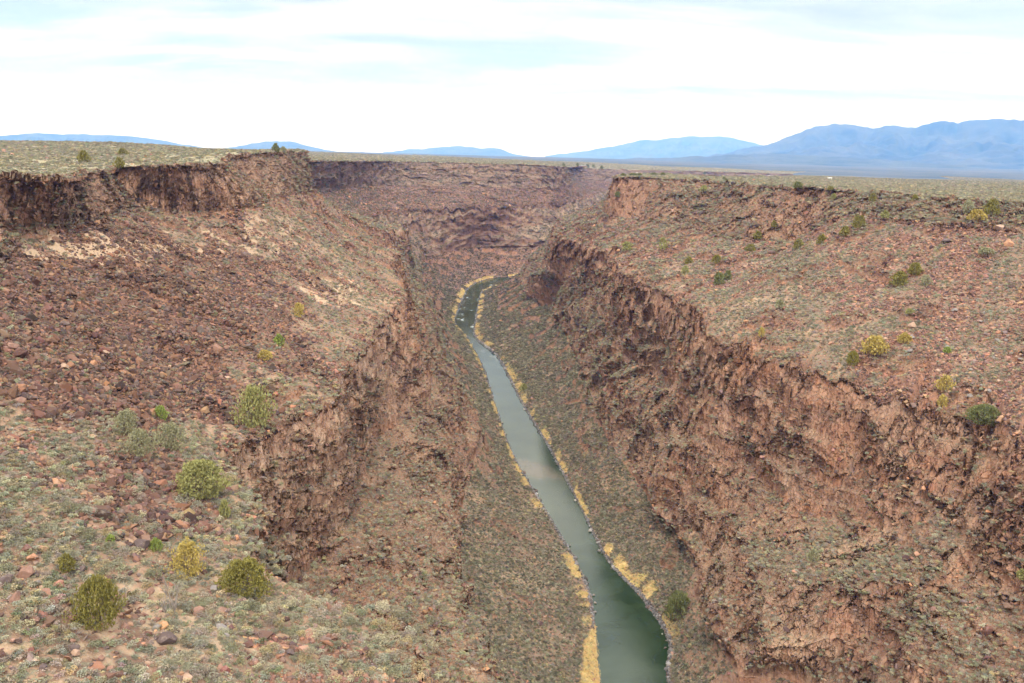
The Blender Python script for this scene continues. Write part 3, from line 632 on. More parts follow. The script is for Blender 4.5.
def scatter_obj(name, label, pos, scl, colr, coll, nv, tilt=0.15):
    n = len(pos); me = bpy.data.meshes.new(name); me.vertices.add(n); me.vertices.foreach_set('co', pos.reshape(-1).astype(np.float32))
    g = np.random.default_rng(n)
    rot = np.stack([g.normal(0, tilt, n), g.normal(0, tilt, n), g.uniform(0, 6.283, n)], 1)
    a = me.attributes.new('rot', 'FLOAT_VECTOR', 'POINT'); a.data.foreach_set('vector', rot.reshape(-1).astype(np.float32))
    a = me.attributes.new('scl', 'FLOAT_VECTOR', 'POINT'); a.data.foreach_set('vector', scl.reshape(-1).astype(np.float32))
    a = me.attributes.new('idx', 'INT', 'POINT'); a.data.foreach_set('value', g.integers(0, nv, n).astype(np.int32))
    a = me.attributes.new('col', 'FLOAT_COLOR', 'POINT'); a.data.foreach_set('color', np.concatenate([colr, np.ones((n, 1))], 1).reshape(-1).astype(np.float32))
    o = link(name, me); tag(o, label=label, kind='stuff')
    ng = bpy.data.node_groups.new(name, 'GeometryNodeTree')
    ng.interface.new_socket('Geometry', in_out='INPUT', socket_type='NodeSocketGeometry'); ng.interface.new_socket('Geometry', in_out='OUTPUT', socket_type='NodeSocketGeometry')
    gi = N(ng, 'NodeGroupInput'); go = N(ng, 'NodeGroupOutput'); ip = N(ng, 'GeometryNodeInstanceOnPoints'); ci = N(ng, 'GeometryNodeCollectionInfo')
    ci.inputs['Collection'].default_value = coll; ci.inputs['Separate Children'].default_value = True; ci.inputs['Reset Children'].default_value = True
    def na(nm, typ): q = N(ng, 'GeometryNodeInputNamedAttribute', data_type=typ); q.inputs['Name'].default_value = nm; return q.outputs['Attribute']
    L(ng, gi.outputs[0], ip.inputs['Points']); L(ng, ci.outputs[0], ip.inputs['Instance']); ip.inputs['Pick Instance'].default_value = True
    L(ng, na('idx', 'INT'), ip.inputs['Instance Index']); L(ng, na('rot', 'FLOAT_VECTOR'), ip.inputs['Rotation']); L(ng, na('scl', 'FLOAT_VECTOR'), ip.inputs['Scale'])
    L(ng, ip.outputs[0], go.inputs[0]); md = o.modifiers.new('scatter', 'NODES'); md.node_group = ng
    return o
def sample(Wd, weight, n, seed):
    """n random points on a wall surface, chosen by per-cell weight times area; returns points, normals, cell ids"""
    X = Wd['X']; g = np.random.default_rng(seed)
    a = X[:-1, 1:] - X[:-1, :-1]; b = X[1:, :-1] - X[:-1, :-1]
    nr = np.cross(a, b); ar = np.linalg.norm(nr, axis=2); nr = nr / (ar[..., None] + 1e-9); nr *= np.sign(nr[..., 2:3] + 1e-6)
    px, py = Wd['px'][:-1, :-1], Wd['py'][:-1, :-1]
    vis = (px > -160) & (px < 1184) & (py > 60) & (py < 800) & (Wd['dep'][:-1, :-1] > 20)
    w = (ar * weight[:-1, :-1] * vis).reshape(-1).astype(float); tot = w.sum(); w = np.cumsum(w / tot)
    k = np.searchsorted(w, g.random(n)); k = np.clip(k, 0, len(w) - 1); i, j = np.divmod(k, X.shape[1] - 1)
    s, t = g.random(n)[:, None], g.random(n)[:, None]
    p = X[i, j] * (1 - s) * (1 - t) + X[i, j + 1] * (1 - s) * t + X[i + 1, j] * s * (1 - t) + X[i + 1, j + 1] * s * t
    return p.astype(float), nr[i, j], (i, j), tot
def pick_col(g, n, pal, jit=0.15):
    pal = np.array(pal); c = pal[g.integers(0, len(pal), n)] * g.uniform(0.75, 1.3, (n, 1)); return np.clip(c * (1 + g.normal(0, jit * 0.4, (n, 3))), 0, 0.8)
SAGE_PAL = [(0.35, 0.315, 0.21), (0.28, 0.27, 0.18), (0.43, 0.38, 0.26), (0.31, 0.30, 0.22), (0.25, 0.245, 0.15), (0.45, 0.36, 0.20), (0.34, 0.27, 0.225), (0.38, 0.36, 0.27)]
ROCK_PAL = [(0.20, 0.10, 0.072), (0.13, 0.07, 0.054), (0.25, 0.13, 0.09), (0.085, 0.05, 0.045), (0.33, 0.19, 0.13), (0.20, 0.14, 0.115), (0.38, 0.20, 0.115), (0.16, 0.085, 0.066), (0.22, 0.115, 0.085)]
g = np.random.default_rng(11)
sp, ss, sc_ = [], [], []; rp, rs_, rc = [], [], []
for Wd, sd_ in ((LWD, 1), (RWD, 2)):
    X = Wd['X'].astype(float); x, y, z = X[..., 0], X[..., 1], X[..., 2]; D = Wd['D'] + 1
    zone = Wd['zone'][None]; cl = Wd['cliff']
    du = np.gradient(X, axis=0); dv = np.gradient(X, axis=1); nn = np.cross(du, dv); NZ = np.abs(nn[..., 2]) / (np.linalg.norm(nn, axis=2) + 1e-9)
    NZS = np.where(cl > 0.3, sstep(0.62, 0.85, NZ), sstep(0.42, 0.68, NZ))
    fall = np.clip(260 / D, 0, 1.6) ** 1.3
    patch = sstep(-0.5, 0.2, noise(x / 14, y / 14, z / 14 + 3) + 0.4 * noise(x / 4, y / 4, 2.0) + (zone == 1) * 0.1)
    dens = (0.25 + 0.75 * patch) * fall * (1 - 0.8 * Wd['rub']) * (1 - 0.75 * Wd['sand']) * NZS * (1 - 0.45 * cl) * (1 - Wd['shore']) * (zone > 0)
    dens = dens * np.where(zone == 5, 0.8, np.where(zone == 1, 2.3, 1)) * (1 - 0.8 * Wd['gold'])
    n = 300000
    p, nr, ij, tot = sample(Wd, dens, n, 21 + sd_)
    print('sage area', tot)
    keep = nr[:, 2] > 0.4; p = p[keep]; d = Wd['D'][ij][keep]; n = len(p)
    sz = g.uniform(0.28, 0.78, n) * np.clip(d / 350, 1, 3.0) ** 0.8
    sp.append(p - np.array([0, 0, 0.06])); ss.append(np.stack([sz, sz, sz * g.uniform(0.65, 1.0, n)], 1)); cc_ = pick_col(g, n, SAGE_PAL) * g.choice([0.6, 0.85, 1.0], (n, 1), p=[.3, .4, .3])
    z1 = (Wd['zone'][ij[1]][keep] == 1)[:, None]; cc_ = cc_ * (1 - 0.4 * sstep(800, 1300, Wd['D'][ij][keep]) * (Wd['zone'][ij[1]][keep] < 5))[:, None]; cc_ = np.where(z1, cc_ * g.choice([0.38, 0.6, 0.85, 1.05], (n, 1), p=[.22, .26, .3, .22]), cc_); sc_.append(cc_)
    rw = (0.22 * np.where(zone == 1, 0.4, 1) + 1.5 * Wd['rub']) * np.minimum(fall, 1.1) * (1 - 0.75 * cl) * sstep(0.3, 0.6, NZ) * (1 - 0.6 * Wd['sand']) * (zone > 0) * np.where(zone == 5, 0.15, 1)
    rw = np.maximum(rw, 3.0 * Wd['shore'] * (zone > 0) * sstep(1400, 900, D)) * (1 - 0.9 * Wd['gold'])
    n = 170000
    p, nr, ij, tot = sample(Wd, rw, n, 41 + sd_); print('rock area', tot)
    d = Wd['D'][ij]
    sz = np.clip(g.lognormal(-0.90, 0.52, n), 0.15, 1.8) * np.clip(d / 350, 1, 2.5) ** 0.7
    rk = Wd['rgs'][ij]; sz = sz * (1 + 0.45 * rk * (g.random(n) < 0.6))
    rp.append(p - np.array([0, 0, 0.1]) * sz[:, None]); rs_.append(np.stack([sz * g.uniform(0.8, 1.3, n), sz, sz * g.uniform(0.6, 1.1, n)], 1)); 
    c = pick_col(g, n, ROCK_PAL) * (1 - 0.34 * rk[:, None]); sh = Wd['shore'][ij][:, None]; c = c * (1 - sh) + sh * c.mean(1, keepdims=True) * np.array([1.05, 0.98, 0.98]); rc.append(c)
scatter_obj('sagebrush_cover', 'grey-green sagebrush covering the slopes and plateau', np.concatenate(sp), np.concatenate(ss), np.concatenate(sc_), C_SAGE, 6)
scatter_obj('scree', 'red-brown loose rubble strewn over the slopes', np.concatenate(rp), np.concatenate(rs_), np.concatenate(rc), C_ROCK, 8, tilt=0.5)

# golden streamside tufts
gp, gs, gc = [], [], []
for Wd, sd_ in ((LWD, 5), (RWD, 6)):
    w_ = Wd['gold'] * np.clip(500 / (Wd['D'] + 1), 0, 1) * (Wd['zone'][None] == 1)
    n = 9000; p, nr, ij, tot = sample(Wd, w_, n, sd_); d = Wd['D'][ij]
    sz = g.uniform(0.35, 0.9, n) * np.clip(d / 450, 1, 2.5) ** 0.7
    gp.append(p); gs.append(np.stack([sz, sz, sz * g.uniform(0.8, 1.5, n)], 1)); gc.append(pick_col(g, n, [(0.72, 0.47, 0.20), (0.80, 0.56, 0.28), (0.68, 0.45, 0.18), (0.74, 0.56, 0.33), (0.58, 0.50, 0.20)]))
C_TUFT = collect('tuft_source', TUFTS, M_SAGE)
scatter_obj('riverbank_grass', 'golden dry grass and willows along both river banks', np.concatenate(gp), np.concatenate(gs), np.concatenate(gc), C_TUFT, 3)

# ------------------------------------------------------------------ individual things
def object_mat(name, rough=0.9, var=0.3, scale=2.2):
    m, t, b, out = new_mat(name)
    a = N(t, 'ShaderNodeObjectInfo').outputs['Color']; co = N(t, 'ShaderNodeTexCoord').outputs['Object']
    n = tnoise(t, co, scale, 5, 0.65)
    c = tmix(t, tmap(t, n, 0.3, 0.55, var, 0), a, (0.04, 0.035, 0.028)); c = tmix(t, tmap(t, n, 0.55, 0.75, 0, var), c, (0.5, 0.42, 0.3))
    L(t, c, b.inputs['Base Color']); b.inputs['Roughness'].default_value = rough
    return m
M_LEAF = object_mat('bush_foliage', 0.85, 0.18, 5.0); M_BOULDER = object_mat('boulder_rock', 0.85, 0.35); M_SAGE1 = object_mat('sage_leaves', 0.95, 0.12)
M_BARK = solid_mat('juniper_bark', (0.09, 0.065, 0.05), (0.22, 0.17, 0.13), 6)
M_DEAD = solid_mat('dead_wood', (0.20, 0.17, 0.15), (0.38, 0.33, 0.29), 6)
def pick(px, py, tol=2.6):
    """the nearest terrain vertex that is seen at a photograph pixel"""
    best = None
    for Wd in (LWD, RWD):
        m = (np.abs(Wd['px'] - px) < tol) & (np.abs(Wd['py'] - py) < tol) & (Wd['dep'] > 20)
        if m.any():
            ii = np.nonzero(m); k = Wd['dep'][ii].argmin(); q = Wd['X'][ii[0][k], ii[1][k]].astype(float); d = Wd['dep'][ii[0][k], ii[1][k]]
            if best is None or d < best[1]: best = (q, d)
    return best if best is not None else pick(px, py, tol * 2)
def crown(name, seed, n, size, prof, lump=0.22, inner=0.6):
    """bush crown of radius about 1 and height 1: leaf faces through a lumpy shell"""
    g = np.random.default_rng(seed)
    hgt = g.random(n) ** 0.85; th = g.uniform(0, 2 * math.pi, n)
    rr = np.interp(hgt, np.linspace(0, 1, len(prof)), prof)
    lm = 1 + lump * noise(np.cos(th) * 1.7 + seed, np.sin(th) * 1.7, hgt * 3.2) + lump * 0.6 * noise(np.cos(th) * 4 + seed, np.sin(th) * 4, hgt * 7)
    q = g.uniform(inner, 1.03, n)
    c = np.stack([np.cos(th) * rr * lm * q, np.sin(th) * rr * lm * q, np.clip(hgt * (0.9 + 0.1 * lm) * (1 - 0.1 * (1 - q)), 0.02, 2)], 1)
    a = g.normal(size=(n, 3)) * 0.6 + np.stack([np.cos(th), np.sin(th), 0.6 + 0 * th], 1) * 0.6; a /= np.linalg.norm(a, axis=1)[:, None]
    b = np.cross(a, g.normal(size=(n, 3))); b /= np.linalg.norm(b, axis=1)[:, None]
    sz = size * g.uniform(0.6, 1.4, n)[:, None]
    V = np.stack([c - b * sz, c + b * sz, c + a * sz * 2.0], 1).reshape(-1, 3)
    me = bpy.data.meshes.new(name); me.vertices.add(3 * n); me.vertices.foreach_set('co', V.reshape(-1).astype(np.float32))
    me.loops.add(3 * n); me.loops.foreach_set('vertex_index', np.arange(3 * n, dtype=np.int32)); me.polygons.add(n)
    me.polygons.foreach_set('loop_start', np.arange(0, 3 * n, 3, dtype=np.int32)); me.update(); return me
def branches(name, seed, count, rad, spread, h, sub=3):
    r = random.Random(seed); bm = bmesh.new()
    def limb(p, d, l, r0_, r1_):
        a = d.orthogonal().normalized(); b = d.cross(a).normalized(); rings = []; q = p.copy()
        for k in range(4):
            rr = r0_ + (r1_ - r0_) * k / 3
            rings.append([bm.verts.new(q + (a * math.cos(t) + b * math.sin(t)) * rr) for t in (0, 1.257, 2.513, 3.77, 5.03)])
            q = q + d * l / 3 + Vector((r.uniform(-1, 1), r.uniform(-1, 1), r.uniform(-.3, .6))) * l * 0.05
        for k in range(3):
            for i in range(5): bm.faces.new((rings[k][i], rings[k][(i + 1) % 5], rings[k + 1][(i + 1) % 5], rings[k + 1][i]))
        bm.faces.new(rings[3]); return q
    for i in range(count):
        a = 2 * math.pi * i / count + r.uniform(-.4, .4)
        d = Vector((math.cos(a) * spread, math.sin(a) * spread, 1)).normalized()
        e = limb(Vector((0, 0, -0.15)), d, h * r.uniform(.7, 1), rad, rad * 0.45)
        for j in range(sub):
            d2 = (d + Vector((r.uniform(-1, 1), r.uniform(-1, 1), r.uniform(-.1, .6))) * 0.7).normalized()
            limb(e - d * h * r.uniform(0, .35), d2, h * r.uniform(.3, .55), rad * 0.4, rad * 0.1)
    me = bpy.data.meshes.new(name); bm.to_mesh(me); bm.free(); return me
PROF = {'juniper': [0.78, 0.97, 1.0, 0.97, 0.90, 0.75, 0.52, 0.2], 'round': [0.8, 1.0, 1.0, 0.93, 0.8, 0.55, 0.2], 'low': [0.95, 1.0, 0.95, 0.85, 0.65, 0.3], 'airy': [0.6, 0.9, 1.0, 0.95, 0.8, 0.55, 0.25]}
CR = {}
def get_crown(kind, i, detail):
    k = (kind, i, detail)
    if k not in CR:
        n, sz = {'big': (5200, 0.034), 'mid': (1100, 0.07), 'small': (420, 0.11)}[detail]
        if kind == 'airy': n = int(n * 0.5)
        CR[k] = crown('foliage', 50 + i * 7 + len(kind), n, sz, PROF[kind], lump=0.75 if kind == 'airy' else 0.62, inner=0.35 if kind == 'airy' else 0.62); CR[k].materials.append(M_LEAF)
    return CR[k]
TRK = branches('trunk', 3, 4, 0.07, 0.45, 0.75, 3); TRK.materials.append(M_BARK)
COLS = {'olive': (0.205, 0.18, 0.045), 'yellow': (0.42, 0.32, 0.09), 'green': (0.28, 0.27, 0.10), 'bright': (0.24, 0.29, 0.07), 'grey': (0.28, 0.27, 0.155), 'dark': (0.15, 0.16, 0.06)}
def bush(px, py, w, h, kind, col, label, cat, name, group=None):
    """a bush or small tree whose foot is on the ground seen at the pixel, w and h its size in photograph pixels"""
    p, d = pick(px, py); W_ = w * d / F / 2; H_ = h * d / F * 1.03
    t = bpy.data.objects.new(name, None); COL.objects.link(t); t.location = (p[0], p[1], p[2] - 0.15); t.rotation_euler = (0, 0, (px * 7.3) % 6.28)
    t.scale = (1, 1, 1); tag(t, label, cat, group)
    det = 'big' if w > 26 else 'mid' if w > 11 else 'small'
    f = bpy.data.objects.new('foliage', get_crown(kind, int(px) % 3, det)); COL.objects.link(f); f.parent = t; f.scale = (W_ * 0.94, W_ * 0.94, H_ * 0.95); c = COLS[col]; f.color = (*c, 1)
    k = bpy.data.objects.new('trunk', TRK); COL.objects.link(k); k.parent = t; k.scale = (W_ * 0.8, W_ * 0.8, H_ * 0.75)
    return t
B = [
 (99, 621, 44, 50, 'juniper', 'olive', 'large dense rounded juniper with olive foliage on the bare foreground slope, lower left', 'juniper', 'juniper_tree'),
 (247, 590, 50, 34, 'round', 'olive', 'wide domed olive juniper at the brink of the foreground cliff', 'juniper', 'juniper_tree'),
 (190, 573, 38, 36, 'airy', 'yellow', 'open yellowish shrub with see-through branches left of the domed brink juniper', 'shrub', 'desert_shrub'),
 (69, 568, 15, 18, 'juniper', 'olive', 'small upright juniper up the slope from the large rounded juniper', 'juniper', 'juniper_tree'),
 (199, 492, 48, 36, 'round', 'green', 'broad leafy green bush below the dark rock patch near the left cliff edge', 'bush', 'desert_shrub'),
 (256, 424, 42, 42, 'airy', 'green', 'tall grey-green bushy tree at the corner where the left cliff face begins', 'tree', 'bushy_tree'),
 (128, 430, 28, 24, 'airy', 'grey', 'upper left grey-green bush of the thicket in the middle of the rock slide', 'bush', 'desert_shrub'),
 (143, 452, 34, 26, 'airy', 'grey', 'lowest broad grey-green bush of the thicket in the rock slide', 'bush', 'desert_shrub'),
 (173, 447, 34, 28, 'airy', 'grey', 'rightmost loose grey-green bush of the thicket in the rock slide', 'bush', 'desert_shrub'),
 (163, 417, 14, 14, 'round', 'bright', 'small bright green bush just above the thicket in the rock slide', 'bush', 'desert_shrub'),
 (158, 548, 13, 13, 'round', 'bright', 'vivid green little bush left of the open yellowish shrub', 'bush', 'desert_shrub'),
 (113, 541, 10, 8, 'low', 'bright', 'tiny vivid green bush among sagebrush above the small upright juniper', 'bush', 'desert_shrub'),
 (227, 515, 10, 18, 'juniper', 'green', 'narrow green bush on the very lip of the left cliff', 'bush', 'desert_shrub'),
 (281, 342, 11, 10, 'round', 'bright', 'small bright green bush high on the left rubble slope', 'bush', 'desert_shrub'),
 (267, 356, 14, 9, 'low', 'yellow', 'low yellow-green bush beside the small bright one on the left rubble slope', 'bush', 'desert_shrub'),
 (301, 314, 14, 14, 'airy', 'yellow', 'yellow-green bush near the pale sandy patch of the left slope', 'bush', 'desert_shrub'),
 (86, 160, 10, 11, 'juniper', 'olive', 'leftmost lone juniper on the left plateau above the rim', 'juniper', 'juniper_tree'),
 (117, 165, 9, 10, 'juniper', 'olive', 'middle lone juniper standing nearest the left rim', 'juniper', 'juniper_tree'),
 (124, 152, 9, 6, 'low', 'olive', 'low juniper farther back on the left plateau', 'juniper', 'juniper_tree'),
 (278, 149, 8, 8, 'round', 'dark', 'larger dark tree on the tip of the left cliff corner', 'tree', 'rim_tree'),
 (286, 149, 6, 5, 'round', 'grey', 'smaller grey tree beside the dark one on the left cliff corner', 'tree', 'rim_tree'),
 (989, 212, 14, 16, 'juniper', 'olive', 'tall upright juniper on the right rim beside the rocky outcrop', 'juniper', 'juniper_tree'),
 (975, 217, 17, 10, 'low', 'yellow', 'low yellow-green juniper just below the tall one on the right rim', 'juniper', 'juniper_tree'),
 (965, 210, 13, 12, 'airy', 'grey', 'sparse grey-green shrub left of the tall juniper on the right rim', 'shrub', 'desert_shrub'),
 (897, 283, 17, 14, 'round', 'olive', 'lower left juniper of the close trio on the right slope', 'juniper', 'juniper_tree'),
 (913, 272, 14, 12, 'round', 'olive', 'topmost juniper of the close trio on the right slope', 'juniper', 'juniper_tree'),
 (923, 283, 12, 11, 'airy', 'grey', 'faint grey-green bush right of the close juniper trio on the right slope', 'bush', 'desert_shrub'),
 (985, 252, 14, 7, 'low', 'grey', 'low grey-green bush at the foot of the rocky outcrop on the right rim', 'bush', 'desert_shrub'),
 (870, 198, 7, 7, 'juniper', 'olive', 'small juniper standing alone on the right rim, upright', 'juniper', 'juniper_tree'),
 (913, 197, 6, 5, 'round', 'olive', 'small round juniper on the right rim nearest the sparse grey-green shrub', 'juniper', 'juniper_tree'),
 (884, 215, 9, 7, 'round', 'green', 'green bush just under the right rim below the lone upright juniper', 'bush', 'desert_shrub'),
 (857, 225, 14, 12, 'round', 'olive', 'broad juniper under the right rim at the head of the grassy slope', 'juniper', 'juniper_tree'),
 (842, 233, 10, 9, 'round', 'olive', 'juniper a step left of the broad one under the right rim', 'juniper', 'juniper_tree'),
 (819, 241, 10, 9, 'round', 'olive', 'middle juniper of the row stepping down from the right rim', 'juniper', 'juniper_tree'),
 (796, 246, 11, 9, 'round', 'olive', 'lowest juniper of the row stepping down from the right rim', 'juniper', 'juniper_tree'),
 (796, 187, 10, 6, 'low', 'dark', 'wide dark juniper on the flat plateau right of centre', 'juniper', 'juniper_tree'),
 (829, 188, 6, 4, 'round', 'olive', 'tiny juniper on the plateau behind its twin, right of the wide dark one', 'juniper', 'juniper_tree'),
 (831, 196, 6, 5, 'round', 'green', 'tiny juniper in front of its twin at the plateau edge', 'juniper', 'juniper_tree'),
 (748, 249, 10, 7, 'low', 'olive', 'olive bush on the slope below the orange upper cliff on the right', 'bush', 'desert_shrub'),
 (755, 236, 9, 7, 'round', 'olive', 'small juniper right under the orange upper cliff on the right', 'juniper', 'juniper_tree'),
 (773, 224, 6, 6, 'round', 'olive', 'small juniper at the right end of the orange upper cliff', 'juniper', 'juniper_tree'),
 (717, 282, 11, 12, 'round', 'dark', 'dark green juniper, left and larger of the pair on the right bench', 'juniper', 'juniper_tree'),
 (725, 277, 9, 9, 'round', 'dark', 'dark green juniper, right and smaller of the pair on the right bench', 'juniper', 'juniper_tree'),
 (714, 261, 10, 8, 'round', 'olive', 'single round juniper above the dark pair on the right bench', 'juniper', 'juniper_tree'),
 (687, 261, 9, 7, 'round', 'olive', 'single round juniper left of and above the dark pair on the right bench', 'juniper', 'juniper_tree'),
 (683, 271, 8, 8, 'round', 'green', 'green bush beside the pale bare strip of the right bench', 'bush', 'desert_shrub'),
 (660, 247, 11, 12, 'airy', 'green', 'loose green bush in the gully of the right upper slope', 'bush', 'desert_shrub'),
 (624, 247, 11, 8, 'round', 'green', 'leftmost green bush of the right upper slope', 'bush', 'desert_shrub'),
 (615, 196, 6, 5, 'round', 'dark', 'dark bush high on the spur at the left end of the right rim', 'bush', 'desert_shrub'),
 (701, 189, 8, 6, 'round', 'green', 'green bush on the lip of the right rim above the orange cliff', 'bush', 'desert_shrub'),
 (777, 305, 11, 8, 'round', 'grey', 'grey-green round bush alone in the middle of the right slope', 'bush', 'desert_shrub'),
 (763, 334, 6, 9, 'juniper', 'yellow', 'small yellowish bush just above the lip of the right cliff', 'bush', 'desert_shrub'),
 (850, 362, 12, 14, 'juniper', 'olive', 'upright olive juniper above the right cliff, left of the wide yellow-green bush', 'juniper', 'juniper_tree'),
 (877, 351, 23, 17, 'low', 'yellow', 'wide yellow-green bush on the right slope above the cliff', 'bush', 'desert_shrub'),
 (902, 340, 14, 10, 'round', 'yellow', 'rounded yellow-green bush right of the wide yellow-green one on the right slope', 'bush', 'desert_shrub'),
 (907, 311, 8, 5, 'low', 'green', 'small low green bush uphill of the yellow-green bushes on the right slope', 'bush', 'desert_shrub'),
 (946, 350, 8, 6, 'low', 'bright', 'small bright green bush among the rubble of the right slope', 'bush', 'desert_shrub'),
 (942, 388, 18, 16, 'airy', 'yellow', 'open golden-green bush near the lip of the cliff at the right', 'bush', 'desert_shrub'),
 (940, 403, 9, 11, 'juniper', 'yellow', 'slim golden-green bush directly below the open one at the right', 'bush', 'desert_shrub'),
 (985, 421, 32, 18, 'low', 'dark', 'wide dark green bush on the lip of the right cliff near the picture edge', 'bush', 'desert_shrub'),
 (813, 559, 14, 14, 'airy', 'grey', 'faint green bush in the gully of the lower right cliffs', 'bush', 'desert_shrub'),
 (1019, 577, 10, 9, 'round', 'green', 'green bush at the extreme right of the lower cliffs', 'bush', 'desert_shrub'),
 (676, 613, 26, 26, 'round', 'dark', 'round dark green tree at the foot of the right cliff by the river', 'tree', 'riverside_tree'),
 (522, 388, 8, 7, 'round', 'green', 'green bush behind the golden grass on the far right river bank', 'bush', 'desert_shrub'),
]
for b_ in B: bush(*b_)
for (px, py, w) in ((622, 173.5, 5), (634, 173.5, 8), (641, 173.5, 5), (656, 173, 7), (664, 173, 6), (706, 172.5, 3), (724, 177, 3), (728, 179, 4), (604, 166, 3), (596, 165, 3), (590, 164.8, 4), (580, 164.5, 3), (566, 163.5, 3)):
    bush(px, py, w, 3, 'low', 'dark', 'tiny dark tree of the scattered line on the far plateau beyond the rim', 'tree', 'plateau_tree', 'distant trees dotted along the far plateau')

BOULD = [rock_mesh('boulder', 500 + i, n=16 + i % 5, flat=0.66 + 0.05 * (i % 3)) for i in range(7)]
for me in BOULD: me.materials.append(M_BOULDER)
rb = random.Random(5)
def boulder(px, py, w, col, label, group=None, name='boulder', fl=1.0, spot=None):
    p, d = spot or pick(px, py); r_ = w * d / F / 2
    o = bpy.data.objects.new(name, BOULD[rb.randrange(7)]); COL.objects.link(o)
    o.location = (p[0], p[1], p[2] + r_ * 0.22); o.scale = (r_ * rb.uniform(.9, 1.2), r_ * rb.uniform(.8, 1), r_ * rb.uniform(.8, 1.1) * fl)
    o.rotation_euler = (rb.uniform(-.5, .5), rb.uniform(-.5, .5), rb.uniform(0, 6.28)); o.color = (*col, 1); tag(o, label, 'boulder', group); return o
DK = (0.12, 0.085, 0.08); RD = (0.25, 0.14, 0.105); TN = (0.38, 0.25, 0.18); GY = (0.24, 0.21, 0.195); OR = (0.42, 0.22, 0.13)
for a in [
 (169, 640, 24, DK, 'largest dark pointed boulder on the foreground slope, right of the large juniper'),
 (128, 626, 12, RD, 'reddish boulder nestled against the right foot of the large juniper'),
 (82, 570, 15, DK, 'dark boulder on the bare sandy strip right of the small upright juniper'),
 (28, 575, 22, RD, 'flat-topped brown boulder in the pile at the left picture edge'),
 (6, 582, 20, DK, 'black boulder half out of the picture at the left edge'),
 (14, 600, 20, RD, 'red-brown boulder below the black one at the left edge'),
 (74, 648, 18, DK, 'long dark boulder lying on sand below the large juniper'),
 (200, 612, 18, RD, 'red-brown boulder among the bare twigs of the foreground slope'),
 (293, 653, 14, DK, 'dark upright boulder amid sagebrush right of centre on the foreground spur'),
 (188, 678, 16, TN, 'tan boulder at the bottom picture edge left of the foreground spur'),
 (143, 545, 22, DK, 'dark split slab at the foot of the dark rock patch'),
 (95, 362, 12, OR, 'orange round boulder standing out in the middle of the rock slide'),
 (66, 366, 12, TN, 'pale brown boulder left of the orange round one in the rock slide'),
 (180, 432, 18, DK, 'dark slab wedged between the thicket and the tall grey-green tree'),
 (14, 345, 14, RD, 'big brown boulder of the rock slide near the left picture edge'),
 (22, 400, 18, RD, 'largest brown boulder on the lower left of the rock slide'),
 (588, 510, 11, GY, 'white-topped grey boulder standing in the river', ),
 (997, 227, 13, TN, 'pale rounded boulder in the outcrop on the right rim'),
 (1008, 243, 16, OR, 'flat orange slab at the foot of the outcrop on the right rim'),
 (945, 240, 12, DK, 'dark square boulder below the low yellow-green juniper on the right rim'),
 (910, 324, 12, TN, 'pale boulder between the yellow-green bushes and the small low green bush'),
]:
    if a[0] == 588: boulder(*a, name='river_boulder', fl=0.7, spot=(np.array(P(588, 510, 0.1)), 440))
    else: boulder(*a)
REG = [
 (100, (10, 255, 300, 420), (4.5, 10), [RD, RD, DK, DK, DK, RD, TN], 'brown angular boulder of the big rock slide on the left slope', 'boulders of the left rock slide'),
 (36, (105, 455, 225, 545), (7, 13), [DK, RD, DK], 'dark red boulder of the bare rock patch above the foreground sagebrush', 'boulders of the dark rock patch'),
 (60, (5, 560, 230, 680), (6, 13), [DK, RD, TN, GY], 'boulder lying in sand and sagebrush on the foreground slope around the large juniper', 'boulders on the foreground slope'),
 (40, (880, 300, 1020, 410), (4, 8), [RD, TN, GY], 'weathered boulder in the rubble of the right slope above the cliff', 'boulders on the right slope'),
]
for n_, (x0, y0, x1, y1), (w0, w1), cs, lab, grp in REG:
    for i in range(n_): boulder(rb.uniform(x0, x1), rb.uniform(y0, y1), w0 + (w1 - w0) * rb.random() ** 2, cs[rb.randrange(len(cs))], lab, grp)
# boulders along the water
for Wd, lab, grp, n_ in ((RWD, 'dark boulder at the water line of the right river bank', 'boulders along the right bank', 26), (LWD, 'dark boulder at the water line of the left river bank', 'boulders along the left bank', 14)):
    ok = np.nonzero((Wd['bank'][:, 1] > 290) & (Wd['bank'][:, 1] < 620))[0]
    for i in range(n_):
        q = Wd['bank'][ok[rb.randrange(len(ok))]].copy(); q[0] += rb.uniform(-1.6, 1.2) * (1 if Wd is RWD else -1); q[2] = 0.1
        d = float((q - CAM) @ fw); boulder(0, 0, rb.uniform(2.6, 5.5), rb.choice([DK, GY, GY, (0.36, 0.33, 0.31)]), lab, grp, spot=(q, d))
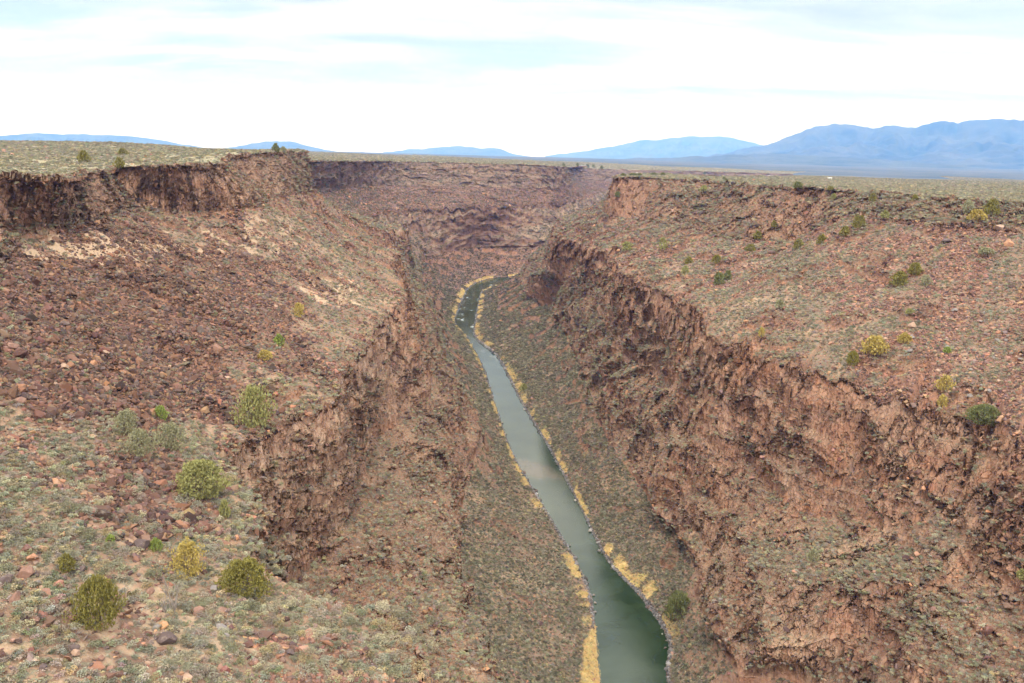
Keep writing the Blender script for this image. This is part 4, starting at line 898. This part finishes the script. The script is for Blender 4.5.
# nearest sagebrush clumps of the foreground spur
for me in SAGES: pass
SG1 = [leaf_cloud('sagebrush', 700 + i, 900, 0.055, lumps=7, dome=0.85) for i in range(5)]
for me in SG1: me.materials.append(M_SAGE1)
for n_, (x0, y0, x1, y1), lab, grp in ((130, (150, 575, 440, 680), 'pale grey-green sagebrush clump on the crest of the foreground spur', 'sagebrush of the foreground spur'), (90, (5, 470, 230, 575), 'grey-green sagebrush clump on the left slope between rock patch and large juniper', 'sagebrush of the lower left slope')):
    for i in range(n_):
        px, py = rb.uniform(x0, x1), rb.uniform(y0, y1)
        if x1 > 300 and px > 200 and py < 590 + (px - 240) * 0.1: continue
        p, d = pick(px, py)
        if d > 260: continue
        o = bpy.data.objects.new('sagebrush', SG1[rb.randrange(5)]); COL.objects.link(o); q = rb.uniform(5, 8.5) * d / F
        o.location = (p[0], p[1], p[2] - 0.05); o.scale = (q, q, q * rb.uniform(.7, .95)); o.rotation_euler[2] = rb.uniform(0, 6.28)
        c = SAGE_PAL[rb.randrange(len(SAGE_PAL))]; k = rb.uniform(.6, 1.05); o.color = (c[0] * k, c[1] * k, c[2] * k, 1); tag(o, lab, 'sagebrush', grp)
# dead shrubs
for (px, py, hh, lab) in ((176, 612, 40, 'bare grey twiggy dead shrub right of the large juniper'), (127, 552, 16, 'thin dead stem standing in sagebrush above the large juniper'), (167, 610, 24, 'low bare dead shrub left of the tall twiggy one')):
    p, d = pick(px, py); me = branches('dead_shrub', int(px), 5 if hh > 20 else 1, 0.035, 0.3, 0.7, 4); o = link('dead_shrub', me, M_DEAD); k = hh * d / F
    o.location = (p[0], p[1], p[2]); o.scale = (k * 0.8, k * 0.8, k); tag(o, lab, 'dead shrub')
# far houses on the plateau and in the valley
M_WHITE = solid_mat('house_plaster', (0.70, 0.67, 0.62), (0.80, 0.78, 0.74), 0.3); M_ROOF = solid_mat('house_roof', (0.62, 0.60, 0.58), (0.75, 0.73, 0.70), 0.3); M_PANE = solid_mat('house_glass', (0.02, 0.025, 0.03), (0.05, 0.06, 0.07), 1.0, 0.2)
def box(bm, x0, x1, y0, y1, z0, z1):
    v = [bm.verts.new((x, y, z)) for z in (z0, z1) for x, y in ((x0, y0), (x1, y0), (x1, y1), (x0, y1))]
    for f in ((0, 3, 2, 1), (4, 5, 6, 7), (0, 1, 5, 4), (1, 2, 6, 5), (2, 3, 7, 6), (3, 0, 4, 7)): bm.faces.new([v[i] for i in f])
def house(px, py, w, lab, tone=1.0):
    p, d = pick(px, py, 3.0); k = max(3.0, w * d / F / 2); l = k * 0.6; print('house', d)
    t = bpy.data.objects.new('house', None); COL.objects.link(t); t.location = (p[0], p[1], p[2] - 0.5); tag(t, lab, 'house')
    bm = bmesh.new(); box(bm, -k, k, -l, l, 0, 4.6); me = bpy.data.meshes.new('wall'); bm.to_mesh(me); bm.free(); link('wall', me, M_WHITE, t)
    bm = bmesh.new(); q = [bm.verts.new(c) for c in ((-k - .5, -l - .5, 4.6), (k + .5, -l - .5, 4.6), (k + .5, l + .5, 4.6), (-k - .5, l + .5, 4.6), (-k - .5, 0, 7.2), (k + .5, 0, 7.2))]
    for f in ((0, 1, 5, 4), (2, 3, 4, 5), (0, 4, 3), (1, 2, 5), (3, 2, 1, 0)): bm.faces.new([q[i] for i in f])
    me = bpy.data.meshes.new('roof'); bm.to_mesh(me); bm.free(); link('roof', me, M_ROOF, t)
    for sx in (-0.5, 0.5):
        bm = bmesh.new(); box(bm, sx * k - .8, sx * k + .8, -l - .06, -l + .05, 1.4, 2.9); me = bpy.data.meshes.new('window'); bm.to_mesh(me); bm.free(); link('window', me, M_PANE, t)
    t.scale = (1, 1, k / 8)
house(639, 170.2, 1.7, 'tiny white house on the far plateau above the left end of the right rim')
house(770, 173.2, 1.8, 'tiny white house on the far plateau edge below the mountain slope')
house(832, 176.0, 1.8, 'tiny white house on the far plateau farther right, below the foothills')
